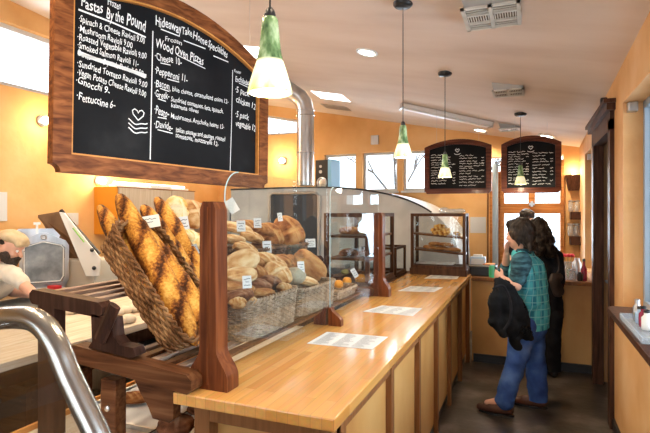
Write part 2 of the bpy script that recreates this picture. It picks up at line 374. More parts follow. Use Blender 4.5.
# right wall: window, door, further window
rw=MB(); cols_y(rw,XR,XR+.25,[(YF,-1.9,[(0,None)]),(-1.9,.9,[(0,1.0),(2.40,None)]),(.9,1.3,[(0,None)]),(1.3,3.97,[(0,1.0),(2.40,None)]),(3.97,4.36,[(0,None)]),(4.36,5.52,[(2.36,None)]),(5.52,5.86,[(0,None)]),(5.86,6.5,[(0,1.0),(2.32,None)]),(6.5,YB,[(0,None)])])
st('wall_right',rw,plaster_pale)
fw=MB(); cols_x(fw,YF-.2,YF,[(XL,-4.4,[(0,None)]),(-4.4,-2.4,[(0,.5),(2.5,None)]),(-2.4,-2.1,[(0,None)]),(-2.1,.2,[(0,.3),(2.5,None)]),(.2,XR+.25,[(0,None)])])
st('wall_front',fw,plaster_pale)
# ceiling with two skylight openings
cm=MB(); xs=[XL-.22,-2.78,-2.60,-2.42,-2.17,XR+.25]; ys=[YF-.2,4.30,4.68,5.86,6.24,YB+.22]
for i in range(5):
    for j in range(5):
        x0,x1,y0,y1=xs[i],xs[i+1],ys[j],ys[j+1]
        if j==1 and i in(1,2): continue
        if j==3 and i in(2,3): continue
        q=[(x0,y0),(x1,y0),(x1,y1),(x0,y1)]
        cm.hexa([(x,y,ceil_z(x,y)) for x,y in q],[(x,y,ceil_z(x,y)+.15) for x,y in q])
st('ceiling',cm,ceil_m)
skyl=emis('glowing skylight panel',(.93,.96,1.),3.)  # emission stands in for daylight coming down the skylight shafts
n=0
for x0,x1,y0,y1 in((-2.78,-2.42,4.30,4.68),(-2.60,-2.17,5.86,6.24)):
    q=[(x0,y0),(x1,y0),(x1,y1),(x0,y1)]; n+=1
    st('window_%d'%n,MB().hexa([(x,y,ceil_z(x,y)+.004) for x,y in q],[(x,y,ceil_z(x,y)+.012) for x,y in q]),skyl)
def window_x(i,x0,x1,z0,z1,y,fr=.035,mat=winframe,z1b=None):
    z1b=z1 if z1b is None else z1b
    m=MB(); d0,d1=y,y+.06
    m.box(x0,x0+fr,d0,d1,z0,z1); m.box(x1-fr,x1,d0,d1,z0,z1b); m.box(x0+fr,x1-fr,d0,d1,z0,z0+fr)
    m.hexa([(x0+fr,d0,z1-fr),(x1-fr,d0,z1b-fr),(x1-fr,d1,z1b-fr),(x0+fr,d1,z1-fr)],[(x0+fr,d0,z1),(x1-fr,d0,z1b),(x1-fr,d1,z1b),(x0+fr,d1,z1)])
    o=st('window_%d'%i,m,mat)
    g=MB().hexa([(x0+fr,y+.03,z0+fr),(x1-fr,y+.03,z0+fr),(x1-fr,y+.035,z0+fr),(x0+fr,y+.035,z0+fr)],[(x0+fr,y+.03,z1-fr),(x1-fr,y+.03,z1b-fr),(x1-fr,y+.035,z1b-fr),(x0+fr,y+.035,z1-fr)])
    g.build('glass_pane',pane,o); return o
for i,(a,b_) in enumerate(((-2.95,-2.43),(-2.33,-1.79),(-1.71,-1.17))):
    o=window_x(3+i,a,b_,1.96,2.54,YB+.08); 
    MB().box(a-.02,b_+.02,YB-.03,YB+.10,1.93,1.96).build('window_sill',winframe,o)
window_x(6,-4.25,-3.36,2.9,cz(-4.25)-.16,YB+.08,z1b=cz(-3.36)-.16)
def window_y(i,y0,y1,z0,z1,x,fr=.05,mat=bluegrey,mull=()):
    m=MB(); m.box(x,x+.05,y0,y0+fr,z0,z1); m.box(x,x+.05,y1-fr,y1,z0,z1); m.box(x,x+.05,y0+fr,y1-fr,z0,z0+fr); m.box(x,x+.05,y0+fr,y1-fr,z1-fr,z1)
    for y in mull: m.box(x,x+.05,y-.02,y+.02,z0+fr,z1-fr)
    o=st('window_%d'%i,m,mat); MB().box(x+.02,x+.026,y0+fr,y1-fr,z0+fr,z1-fr).build('glass_pane',pane,o); return o
window_y(7,2.1,4.6,2.93,3.58,XL-.12,mat=winframe,mull=(3.35,))
window_y(8,1.3,3.97,1.0,2.40,XR+.12,mull=(2.6,))
window_y(9,5.86,6.5,1.0,2.32,XR+.10)
window_y(10,-1.9,.9,1.0,2.40,XR+.12,mull=(-.5,))
window_x(11,-4.4,-2.4,.5,2.5,YF-.12,fr=.06,mat=bluegrey); window_x(12,-2.1,.2,.3,2.5,YF-.12,fr=.06,mat=bluegrey)
# wood framed window behind the ordering counter
m=MB(); y0,y1=YB-.04,YB+.1
for a,b_,c_,d_ in((-.36,-.31,.78,2.33),(.375,.42,.78,2.33),(-.31,.375,1.63,1.765),(-.31,.375,2.25,2.33),(-.31,.375,.78,.86),(-.01,.075,1.765,2.25)):
    m.box(a,b_,y0,y1,c_,d_)
wo=st('window_13',m,oak)
MB().box(-.31,.375,YB+.04,YB+.045,.86,1.63).build('glass_pane',pane,wo); MB().box(-.31,-.01,YB+.04,YB+.045,1.765,2.25).build('glass_pane',pane,wo); MB().box(.075,.375,YB+.04,YB+.045,1.765,2.25).build('glass_pane',pane,wo)
MB().box(.0,.07,YB-.055,YB-.04,1.74,1.77).box(.02,.05,YB-.07,YB-.055,1.72,1.79).build('latch',steel,wo)
m=MB().box(-.50,-.36,YB+.0,YB+.12,.78,2.20); o=st('trim_1',m,oak)
MB().box(-.50,-.34,YB+.10,YB+.106,2.20,2.40).build('glass_pane',pane,o)
m=MB().tube([(-.42,YB-.1,.94),(-.42,YB-.1,2.3)],.038,14); st('trim_2',m,bluegrey)
m=MB().tube([(-.52,YB-.05,.94),(-.52,YB-.05,2.45)],.012,8); st('trim_3',m,batten_m)
# door in the right wall
m=MB()
m.box(XR-.03,XR+.06,4.34,4.46,0,2.36).box(XR-.03,XR+.06,5.42,5.54,0,2.36).box(XR-.03,XR+.06,4.34,5.54,2.28,2.42)
m.box(XR-.06,XR+.02,4.28,5.60,2.42,2.47).box(XR-.08,XR+.02,4.26,5.62,2.47,2.50)
st('trim_4',m,doorw)
m=MB().box(XR+.14,XR+.19,4.46,5.42,0.005,2.28)
for a,b_,c_,d_ in((4.56,4.90,.2,1.0),(4.98,5.32,.2,1.0),(4.56,4.90,1.12,2.15),(4.98,5.32,1.12,2.15)): m.box(XR+.125,XR+.14,a,b_,c_,d_,bev=.006)
do=st('door_1',m,doorw)
m=MB().tube([(XR+.125,5.36,1.0),(XR+.07,5.36,1.0),(XR+.07,5.26,1.0)],.011,8); m.build('door_handle',steel,do,smooth=True)
m=MB().box(XR+.19,XR+.25,4.36,5.52,0,2.36); st('trim_8',m,doorw)
# small dark decoration above the door casing
m=MB().box(XR-.05,XR-.0,4.70,4.76,2.50,2.60,bev=.01); tag(m.build('door_closer',black_m,org=(XR-.02,4.73,2.5)),'small dark box perched on top of the brown door casing','door hardware')
# brackets in the window recess
for nm,y,z,lab in(('blind_bracket',3.93,2.33,'small metal blind bracket at top of the near window recess'),('blind_bracket',6.46,2.25,'small metal blind bracket at top of the window recess past the door')):
    m=MB().box(XR+.02,XR+.08,y-.03,y+.035,z,z+.065,bev=.008); tag(m.build(nm,steel,org=(XR+.05,y,z)),lab,'bracket')
# ledge on the right wall
led=MB(); poly=[(XR,3.62),(XR-.11,3.62),(XR-.145,3.58),(XR-.145,1.0),(XR,1.0)]
led.prism(poly,1.02,1.055,Matrix())
led=led.build('wall_ledge',doorw,org=(XR,2.3,1.02)); tag(led,'dark wooden ledge along the right wall under the near window','shelf')
# baseboards
st('baseboard_right',MB().box(XR-.015,XR,1.0,4.33,0,.09),black_m)
# ---------------------------------------------------------------- ceiling fittings
def on_ceiling(x,y,dz=0): return V((x,y,ceil_z(x,y)+dz))
ez=V((1,0,-.2)).normalized(); ey=V((0,1,-.06)); nzv=ez.cross(ey).normalized(); ey=nzv.cross(ez)
def CT_M(x,y): 
    p=on_ceiling(x,y); return Matrix(((ez.x,ey.x,nzv.x,p.x),(ez.y,ey.y,nzv.y,p.y),(ez.z,ey.z,nzv.z,p.z),(0,0,0,1)))
glow=emis('recessed lamp glow',(1.,.93,.80),14.)
for (u,v,lab) in((367,52,'recessed round ceiling light nearest the camera'),(480.4,134.4,'recessed ceiling light above the left hanging menu board'),(546.6,136,'recessed ceiling light above the right hanging menu board')):
    p=Pc(u,v) if v!=134.4 else V((-.60,6.93,0)); T=CT_M(p.x,p.y); t=thing('recessed_light',on_ceiling(p.x,p.y,-.01),lab,'ceiling light','recessed ceiling lights')
    MB().lathe([(.075,-.012),(.095,-.012),(.10,-.001),(.075,-.001)],n=24,T=T,caps=False).build('trim_ring',white_m,t,smooth=True)
    MB().cyl((0,0,-.006),.074,.004,24,T).build('lens',glow,t)
vhouse=M('grey duct board',[(.40,.39,.37)],rough=.6)
def wedge_vent(x0,x1,y0,y1,drop,lab,rows):
    """register box with level face under the sloping ceiling"""
    zlow=ceil_z(x1,y0)-drop; t=thing('ceiling_vent',((x0+x1)/2,(y0+y1)/2,zlow),lab,'air vent')
    m=MB(); q=[(x0,y0),(x1,y0),(x1,y1),(x0,y1)]
    m.hexa([(x+.02*(1 if x==x0 else -1),y+.02*(1 if y==y0 else -1),zlow+.012) for x,y in q],[(x,y,ceil_z(x,y)-.002) for x,y in q]); m.build('housing',vhouse,t)
    f=MB(); b_=.022; f.box(x0,x1,y0,y0+b_,zlow,zlow+.012).box(x0,x1,y1-b_,y1,zlow,zlow+.012).box(x0,x0+b_,y0,y1,zlow,zlow+.012).box(x1-b_,x1,y0,y1,zlow,zlow+.012)
    xm=(x0+x1)/2; f.box(xm-.012,xm+.012,y0,y1,zlow,zlow+.012)
    for r in range(1,rows): yy=y0+(y1-y0)*r/rows; f.box(x0,x1,yy-.008,yy+.008,zlow,zlow+.012)
    f.build('face_frame',offwhite,t)
    MB().box(x0+.015,x1-.015,y0+.015,y1-.015,zlow+.0115,zlow+.0125).build('backing',vent_dark,t)
    s_=MB()
    for a,b2 in((x0+b_,xm-.012),(xm+.012,x1-b_)):
        k=int((b2-a)/.014)
        for r in range(rows):
            if rows==3 and r!=1: 
                for j in range(3): yy=y0+(y1-y0)*(r+.25+.25*j)/rows; s_.box(a,b2,yy-.003,yy+.003,zlow+.004,zlow+.011)
                continue
            for j in range(k): xx=a+(b2-a)*(j+.5)/k; s_.box(xx-.0025,xx+.0025,y0+(y1-y0)*r/rows+.01,y0+(y1-y0)*(r+1)/rows-.01,zlow+.003,zlow+.011)
    s_.build('grille_fins',offwhite,t)
wedge_vent(-.375,-.045,3.02,3.40,.03,'large square white ceiling register nearest the camera',3)
wedge_vent(-.31,-.04,4.72,5.00,.03,'mid sized white ceiling register in the middle of the row',2)
wedge_vent(-.34,-.10,6.35,6.60,.03,'small white ceiling register farthest back, over the hanging boards',1)
p=Pc(336,107); t=thing('ceiling_vent',on_ceiling(p.x,p.y,-.012),'flat grey ceiling grille beside the duct and skylight','air vent'); T=CT_M(p.x,p.y)
MB().box(-.2,.2,-.1,.1,-.012,-.001,T).build('face_frame',steel,t); m=MB()
for k in range(7): m.box(-.18,.18,-.08+k*.026,-.07+k*.026,-.017,-.012,T)
m.build('grille_fins',steel,t)
# batten light fixture
a,b_=Pc(402,103),Pc(491,122); a.z=ceil_z(a.x,a.y)-.02; b_.z=ceil_z(b_.x,b_.y)-.02
t=thing('strip_light',(a+b_)/2,'long white fluorescent strip fixture under the ceiling','ceiling light')
d=(b_-a); L=d.length; d.normalize(); sd=V((-d.y,d.x,0)).normalized(); up=d.cross(sd)
T=Matrix(((d.x,sd.x,up.x,a.x),(d.y,sd.y,up.y,a.y),(d.z,sd.z,up.z,a.z),(0,0,0,1)))
MB().box(0,L,-.06,.06,-.035,.012,T,bev=.006).build('housing',white_m,t); MB().box(.03,L-.03,-.04,.04,-.055,-.035,T,bev=.01).build('diffuser',white_m,t)
MB().box(-.012,0,-.065,.065,-.06,.014,T).build('end_cap',steel,t); MB().box(L,L+.012,-.065,.065,-.06,.014,T).build('end_cap',steel,t)
# pendants
def pend_mat():
    m,nt,b=base_mat('art glass pendant shade',(.2,.4,.15),.15)
    tc=nd(nt,'ShaderNodeTexCoord'); sx=nd(nt,'ShaderNodeSeparateXYZ'); nt.links.new(tc.outputs['Object'],sx.inputs[0])
    nz=nd(nt,'ShaderNodeTexNoise',Scale=34.,Detail=4.); mp=nd(nt,'ShaderNodeMapping'); mp.inputs['Scale'].default_value=(1,1,.45); nt.links.new(tc.outputs['Object'],mp.inputs[0]); nt.links.new(mp.outputs[0],nz.inputs['Vector'])
    r=nd(nt,'ShaderNodeValToRGB'); e=r.color_ramp.elements; e[0].position=.35; e[0].color=(.05,.10,.04,1); e[1].position=.68; e[1].color=(.52,.62,.40,1); q=e.new(.5); q.color=(.18,.29,.12,1)
    nt.links.new(nz.outputs['Fac'],r.inputs[0])
    # lower frosted band of the glass is pale cream with green flecks at the rim
    r2=nd(nt,'ShaderNodeValToRGB'); e=r2.color_ramp.elements; e[0].position=.38; e[0].color=(.45,.55,.16,1); e[1].position=.55; e[1].color=(.92,.92,.55,1); nt.links.new(nz.outputs['Fac'],r2.inputs[0])
    low=nd(nt,'ShaderNodeMapRange'); low.inputs[1].default_value=.0; low.inputs[2].default_value=.05; nt.links.new(sx.outputs[2],low.inputs[0])
    mA=nd(nt,'ShaderNodeMix',data_type='RGBA'); nt.links.new(low.outputs[0],mA.inputs[0]); nt.links.new(r2.outputs[0],mA.inputs[6]); mA.inputs[7].default_value=(.97,.93,.62,1)
    st_=nd(nt,'ShaderNodeMapRange'); st_.inputs[1].default_value=.082; st_.inputs[2].default_value=.090; nt.links.new(sx.outputs[2],st_.inputs[0])
    mB=nd(nt,'ShaderNodeMix',data_type='RGBA'); nt.links.new(st_.outputs[0],mB.inputs[0]); nt.links.new(mA.outputs[2],mB.inputs[6]); nt.links.new(r.outputs[0],mB.inputs[7])
    nt.links.new(mB.outputs[2],b.inputs['Base Color']); nt.links.new(mB.outputs[2],b.inputs['Emission Color'])
    es=nd(nt,'ShaderNodeMapRange'); es.inputs[1].default_value=.078; es.inputs[2].default_value=.092; es.inputs[3].default_value=.55; es.inputs[4].default_value=.10; nt.links.new(sx.outputs[2],es.inputs[0]); nt.links.new(es.outputs[0],b.inputs['Emission Strength'])
    return m
pm=pend_mat()
def pendant(u,vb,w_px,vcan,lab):
    d=.122*500/w_px; p=Pd(u,vb-.08*w_px,d); zc=ceil_z(p.x,p.y)
    t=thing('pendant_lamp',(p.x,p.y,p.z),lab,'pendant lamp','green glass pendant lamps over the counter')
    h=.205; prof=[(.058,.0),(.061,.003),(.055,.028),(.047,.055),(.038,.082),(.031,.11),(.027,.14),(.0245,.17),(.022,.198),(.018,.205),(.014,.205),(.0205,.17),(.034,.082),(.055,.003)]
    MB().lathe(prof,(0,0,0),28).build('lamp_shade',pm,t,local=True,smooth=True)
    MB().lathe([(.014,.20),(.016,.212),(.012,.225),(.006,.232)],(0,0,0),16).build('socket_cap',black_m,t,local=True,smooth=True)
    MB().tube([(0,0,.23),(0,0,zc-p.z-.03)],.0028,6).build('cord',black_m,t,local=True)
    MB().lathe([(.012,-.035),(.05,-.030),(.062,-.018),(.064,.0)],(0,0,zc-p.z-.001),22).build('canopy',black_m,t,local=True,smooth=True)
    return t
pts=[pendant(270,97,45,0,'largest and nearest green glass pendant lamp beside the big menu board'),
 pendant(403,159,19,5,'second green glass pendant lamp hanging over the middle of the counter'),
 pendant(445,178.5,13.6,77,'green glass pendant lamp in front of the left hanging menu board'),
 pendant(520.5,185.5,11.4,113,'farthest green glass pendant lamp in front of the right hanging menu board')]
# exhaust duct
t=thing('exhaust_duct',Pd(305.5,192,6.0),'shiny galvanised exhaust duct with elbow rising to the ceiling','duct')
p=Pd(305.5,192,6.0); px,py=p.x,p.y; R=.103
zt=ceil_z(px,py)
pt=[V((px,py,1.97)),V((px,py,zt-.34))]
for k in range(1,4): a=math.radians(60*k/3); pt.append(V((px-.30*(1-math.cos(a)),py-.05*(1-math.cos(a)),zt-.34+.28*math.sin(a)*.9)))
e=pt[-1]+V((-.30,-.05,.16)); e.z=ceil_z(e.x,e.y)+.0; pt.append(e-V((0,0,.02)))
MB().tube(pt,R,28).build('pipe',galv,t,smooth=True)
for z in(2.35,2.8,2.86): MB().lathe([(R,0),(R+.008,.004),(R+.008,.014),(R,.018)],(px,py,z),28).build('band',galv,t,smooth=True)
# wall sconces with bare bulbs
bulb=emis('warm bulb',(1.,.80,.45),22.)
for (p,lab,nrm) in((Px(41,121,XL),'round wall lamp on the left wall beside the big menu board',V((1,0,0))),(Py(284,161,YB),'round bulb lamp on the back wall beside the duct',V((0,-1,0))),(Px(98,181,XL),'wall lamp glowing just above the orange cabinet',V((1,0,0)))):
    t=thing('wall_lamp',p,lab,'wall lamp'); q=nrm.to_track_quat('Z','Y').to_matrix().to_4x4(); T=Matrix.Translation(p)@q
    MB().lathe([(.06,0),(.06,.02),(.03,.04)],n=20,T=T).build('base',steel,t,smooth=True); MB().ell((0,0,.075),.045,T=T).build('bulb',bulb,t,smooth=True)
# dark wedge sconce and thermostat
p=Py(575,183,YB); t=thing('wall_sconce',(p.x-.02,YB-.005,p.z-.10),'dark brown tapered wall sconce glowing upward near the right corner','wall lamp')
x,z=p.x-.02,p.z-.10; m=MB(); m.hexa([(x-.06,YB-.07,z),(x+.06,YB-.07,z),(x+.06,YB-.002,z),(x-.06,YB-.002,z)],[(x-.10,YB-.13,z+.2),(x+.10,YB-.13,z+.2),(x+.10,YB-.002,z+.2),(x-.10,YB-.002,z+.2)]); m.build('shade',doorw,t)
MB().ell((x,YB-.05,z+.215),.025).build('bulb',bulb,t,smooth=True)
p=Py(375,140,YB); tag(MB().box(p.x-.06,p.x+.06,YB-.03,YB-.001,p.z-.07,p.z+.07,bev=.01).build('thermostat',steel,org=p),'small grey thermostat box high on the back wall above windows','thermostat')
p=Py(478,225,YB); tag(MB().box(p.x-.105,p.x+.105,YB-.004,YB-.001,p.z-.11,p.z+.11).build('notice_sheet',paper,org=p),'white paper notice on the back wall by the blue pipe','notice')
p=Px(71,219,XL+.0); t=tag(MB().box(XL+.001,XL+.004,p.y-.1,p.y+.1,p.z-.07,p.z+.07).build('notice_sheet',paper,org=p),'white paper notice on the left wall above the folded machine','notice')
p=Px(2,208,XL); tag(MB().box(XL+.001,XL+.02,p.y-.10,p.y+.04,p.z-.13,p.z+.16).build('notice_sheet',paper,org=p),'tall pale blue notice at the photo left edge','notice')
# ---------------------------------------------------------------- menu boards
def arch_poly(W,h,rise,inset,notch=0.,n=18,skew=0.):
    """outline anticlockwise, bottom-left origin, arched top, optional scooped lower corners"""
    i=inset; pts=[]
    if notch:
        r=notch
        pts+=[(i+r,i)] if False else []
        for k in range(7): a=PI*(0)+PI/2*(1-k/6); pts.append((i+r*math.sin(PI/2*(1-k/6))*0+ (i*0) + r*math.cos(PI/2*k/6)*0 + (r*math.sin(PI/2*k/6)), i+r*math.cos(PI/2*k/6)))
        pts=[(i+r*math.sin(PI/2*k/6)*1.0, i+r*math.cos(PI/2*k/6)) for k in range(7)]
        pts+=[(W-i-r*math.sin(PI/2*(6-k)/6), i+r*math.cos(PI/2*(6-k)/6)) for k in range(7)]
    else: pts=[(i,i),(W-i,i)]
    for k in range(n+1):
        f=k/n; x=(W-i)-(W-2*i)*f; t=(2*f-1); pts.append((x,h+skew*(1-x/W)-i*.4+(rise-i*.6)*(1-t*t)))
    return pts
def frame_ring(mb,outer,inner_fn,d0,d1,T): pass
def ring(mb,P,Q,z0,z1,T):
    n=len(P); vs=[(p[0],p[1],z0) for p in P]+[(q[0],q[1],z0) for q in Q]+[(p[0],p[1],z1) for p in P]+[(q[0],q[1],z1) for q in Q]; fs=[]
    for i in range(n):
        j=(i+1)%n; fs+=[(i,j,n+j,n+i),(2*n+i,3*n+i,3*n+j,2*n+j),(i,2*n+i,2*n+j,j),(n+i,n+j,3*n+j,3*n+i)]
    mb.add(vs,fs,T)
def menu_board(loc,ang,roll,W,h,rise,fr,label,cat,lines,strokes,wires,notch=.03,txt_b=.012,matf=board_wood,dz=.03,group=None,skew=0.):
    a=math.radians(ang); t=thing('menu_board',loc,label,cat,group)
    dx=V((math.cos(a),math.sin(a),0)); up=V((0,0,1)); nr=dx.cross(up)     # nr points to the reader
    Rr=Matrix.Rotation(math.radians(roll),4,'Z')
    B=Matrix(((dx.x,up.x,nr.x,loc[0]),(dx.y,up.y,nr.y,loc[1]),(dx.z,up.z,nr.z,loc[2]),(0,0,0,1)))@Rr
    n=18
    # outer with scooped corners vs. matching inner ring points
    P=arch_poly(W,h,rise,0,notch,n,skew); Q=[]
    for k,(x,y) in enumerate(P):
        if k<7: Q.append((fr,fr))
        elif k<14: Q.append((W-fr,fr))
    for k in range(n+1):
        f=k/n; x=(W-fr)-(W-2*fr)*f; tt=2*f-1; Q.append((x,h+skew*(1-x/W)-fr*.35+(rise-fr*.65)*(1-tt*tt)))
    m=MB(); ring(m,P,Q,-.01,dz,B); m.build('frame',matf,t)
    Q2=[]
    cx,cy=W/2,h/2; e=.008
    for (x,y) in Q: Q2.append((x+(e if x<cx else -e),y+(e if y<cy else -e)))
    m=MB(); ring(m,Q,Q2,-.005,dz*.85,B); m.build('inner_edge',edge_gold if matf is board_wood else matf,t)
    inner=[(fr,fr),(W-fr,fr)]+Q[14:]
    m=MB(); m.prism(inner,-.008,.006,B); m.build('slate',chalk,t)
    m=MB(); TB=B@Matrix.Translation((0,0,.0075))
    for i,l in enumerate(lines):
        s_,x,y,hh,w=l[:5]; b_=l[5] if len(l)>5 else txt_b
        text_into(m,s_,x,y,hh,w,TB@Matrix.Translation((x,y,0))@Matrix.Rotation(math.radians(l[6] if len(l)>6 else 0),4,'Z')@Matrix.Translation((-x,-y,0)),b_,i)
    for pts_,r in strokes: line_into(m,pts_,r,TB)
    m.build('chalk_lettering',chalk_w,t)
    m=MB()
    for x,y in wires:
        p=B@V((x,y,0)); m=MB(); m.tube([p,(p.x,p.y,ceil_z(p.x,p.y)-.002)],.0012,5); m.build('hanging_wire',steel,t)
    return B
# the big board: text anchors (board coordinates: metres from its lower left corner)
A0=(-1.925,1.55,1.825)
BA=12.3; _a=math.radians(90-BA); ddx,ddy=math.cos(_a),math.sin(_a)
def Pb(u,v):
    r=ray(u,v); n_=(ddy,-ddx); t=(A0[0]*n_[0]+A0[1]*n_[1])/(r.x*n_[0]+r.y*n_[1])
    x,y,z=r.x*t,r.y*t,H+r.z*t; return ((x-A0[0])*ddx+(y-A0[1])*ddy, z-A0[2])
def L(s_,u0,v0,u1,hpx,v1,b_=.012):
    """line of writing from baseline point (u0,v0) to (u1,v1), capitals hpx high at its start"""
    a,b2=Pb(u0,v0),Pb(u1,v1); t=Pb(u0,v0-hpx); return (s_,a[0],a[1],(t[1]-a[1]),(b2[0]-a[0])*.95,b_,math.degrees(math.atan2(b2[1]-a[1],b2[0]-a[0])))
ln=[L('Frozen',104,3.5,118,6,8,.02),L('Pastas',77,5.5,101,9,13,.02),L('By the',103,16,121,9,23,.02),L('Pound',123,22,143,10,30,.02),
 L('·Spinach & Cheese Ravioli 9.00',75,20.5,145,5.5,43),L('·Mushroom Ravioli 9.00',75,30,132,5.5,47.5),L('·Roasted Vegetable Ravioli 9.00',74,38.5,147,5.5,58.5),
 L('·Smoked Salmon Ravioli 11-',74,47,139,5.5,66),L('Butternut Squash Ravioli 9.00',75,55,144,5,75.5),L('·Sundried Tomato Ravioli 9.00',74,65,148,5.5,87),
 L('·Vegan Potato Cheese Ravioli 9.00',74,74,147,5.5,96.5),L('·Gnocchi 9-',73,82.5,109,6,94),L('·Fettuccine 6-',74,99,115,6.5,108.5),
 L('Hideaway',152,22.5,180,8,31,.02),L('Take',179,31,190,6,34.5,.02),L('Home',190,36,205,6.5,43,.02),L('Specialties',205,43.5,226,6,55,.018),
 L('Frozen',162,38,180,4,43,.01),L('Wood Oven Pizzas',153,45,203,7.5,63,.018),
 L('·Cheese 10-',152,58,181,6,63),L('·Pepperoni 11-',152,71,187,6,81),L('·Bacon,',152,84,169,6,88.5),L('blue cheese, caramelized onion 12-',170,89,229,4,101.5),
 L('·Greek-',152,95,168,6,98),L('Sundried tomatoes, feta, spinach,',169,99,224,4,111.5),L('kalamata olives',169,105,198,3.6,111),
 L('·Pesto-',152,112,168,7,116),L('Mushrooms, Artichoke hearts 12-',169,116,225,4,127),
 L('·Davide-',152,125,172,6,129),L('Italian sausage and sausage, roasted',174,130,226,4,139),L('tomatoes, mozzarella 12-',174,135.5,219,4,144),
 L('Frozen',232,69,239,2.5,71,.008),L('Enchiladas',233,78,248,4.5,82.5),L('·5 pack',233,89,248,5,93.5),L('chicken 12-',234,99,256,5,107),L('·5 pack',233,113,248,5,117.5),L('vegetable 12-',234,122.5,256,5,129)]
def PL(*p): return [Pb(*q) for q in p]
sk=[(PL((75,8.5),(109,21),(143,35.5)),.004),(PL((75,51.5),(95,59),(120,66.5),(144,74.5)),.009),(PL((76,53),(110,62),(143,76)),.005),
 (PL((150,29),(149.5,90),(149,158)),.003),(PL((158,27),(177,34)),.003),(PL((181,38),(203,46)),.003),(PL((211,53),(226,59)),.003),(PL((175,53),(203,66)),.0025),
 (PL((158,61),(168,63)),.0025),(PL((165,77),(177,80)),.0025),(PL((158,86.5),(167,89.5)),.0025),(PL((156,97),(164,99.5)),.0025),(PL((156,115.5),(165,117)),.0025),(PL((156,128),(171,131.5)),.0025),
 (PL((230.5,67),(230,120),(229,172)),.0022),(PL((237,80),(247,84.5)),.002)]
heart=[(0,-.03),(-.028,-.003),(-.032,.014),(-.02,.024),(-.006,.018),(0,.006),(.006,.018),(.02,.024),(.032,.014),(.028,-.003),(0,-.03)]
hc=Pb(136.5,113); sk.append(([(hc[0]+x*1.05,hc[1]+y*1.0) for x,y in heart],.0028))
for q in range(3): 
    rr_=.045+.0*q; sk.append(([(hc[0]+x,hc[1]-.030-.022*q-.02*(1-(x/.06)**2)+.004*math.sin(x*90)) for x in [-.055+.11*k/12 for k in range(13)]],.0028))
B1=menu_board(A0,90-BA,-.9,1.395,.755,.185,.082,'huge arched chalkboard menu in walnut frame listing pastas and pizzas','menu board',ln,sk,[(.72,.94),(1.25,.82)],notch=.035,dz=.035,skew=.075)
def scrib(x,y,w,seed,a=.006):
    rnd=random.Random(seed); k=max(4,int(w/.007)); return [(x+w*i/k,y+a*rnd.uniform(-1,1)) for i in range(k+1)]
# small boards
def small_board(x0,x1,y,z0,label,seed,title):
    W=x1-x0; rnd=random.Random(seed); sk=[]; ln=[]
    for col,(cx0,cx1) in enumerate(((.075,W*.47),(W*.53,W-.08))):
        zz=.46 if col==0 else .44
        while zz>.09:
            w=(cx1-cx0)*rnd.uniform(.55,1.); x=cx0
            while x<cx0+w-.02:
                ww=rnd.uniform(.03,.09); ww=min(ww,cx0+w-x); sk.append((scrib(x,zz,ww,rnd.random(),.007),.0022)); x+=ww+.014
            if rnd.random()<.6: sk.append((scrib(cx1-.03,zz,.028,rnd.random(),.007),.0025))
            zz-=rnd.choice((.026,.030,.036))
    cx=W/2; sk.append(([(cx+x*.7,.505+yy*.7) for x,yy in heart],.003)); sk.append(([(cx-.035+.07*k/8,.468-.012*(1-(2*k/8-1)**2)) for k in range(9)],.003))
    return menu_board((x0,y,z0),0,.0,W,.55,.085,.052,label,'menu board',ln,sk,[(.14,.56),(W-.14,.56)],notch=.025,matf=mahogx,dz=.028,group='hanging chalkboards over the ordering counter')
small_board(-1.155,-.395,6.0,1.865,'left one of two small hanging chalkboards at the back, beside the windows',3,'')
small_board(-.29,.325,6.0,1.86,'right one of two small hanging chalkboards at the back, nearest the right wall',5,'')
# ---------------------------------------------------------------- customer counter
CX0,CX1,CY0,CY1,CZ=-1.245,-.59,1.53,5.72,.97
t=thing('service_counter',(-.93,3.6,0),'long maple topped service counter with ochre panelled front','counter')
MB().box(CX0,CX1,CY0,CY1,CZ-.045,CZ,bev=.006).build('worktop',bb,t)
MB().box(-1.20,-.645,1.66,CY1,.10,CZ-.045).build('carcass',panel_m,t)
for i,y in enumerate([1.66,2.36,3.02,3.68,4.34,5.0,5.66]):
    MB().box(-.645,-.615 if i<5 else -.605,y,y+.055,.0,CZ-.045,bev=.003).build('batten',batten_m,t)
MB().box(-.645,-.62,1.66,CY1,CZ-.105,CZ-.045).build('apron_rail',batten_m,t)
MB().box(-1.18,-.665,1.70,CY1,0,.10).build('toe_kick',black_m,t)
MB().box(-1.20,-1.13,1.60,1.66,0,CZ-.045,bev=.004).build('leg',batten_m,t); MB().box(-.70,-.63,1.60,1.66,0,CZ-.045,bev=.004).build('leg',batten_m,t)
MB().box(-1.13,-.70,1.60,1.66,CZ-.12,CZ-.045,bev=.003).build('apron_rail',batten_m,t)
# back ordering counter
t=thing('ordering_counter',(0,5.95,0),'ordering counter with ochre plaster front across the back','counter')
MB().box(-.59,XR-.002,5.70,6.24,.895,.935,bev=.006).build('worktop',batten_m,t); MB().box(-.585,XR-.002,5.76,6.20,.0,.895).build('front_panel',panel_m,t)
MB().box(-.57,XR-.01,5.735,5.76,.0,.085).build('baseboard',black_m,t); 
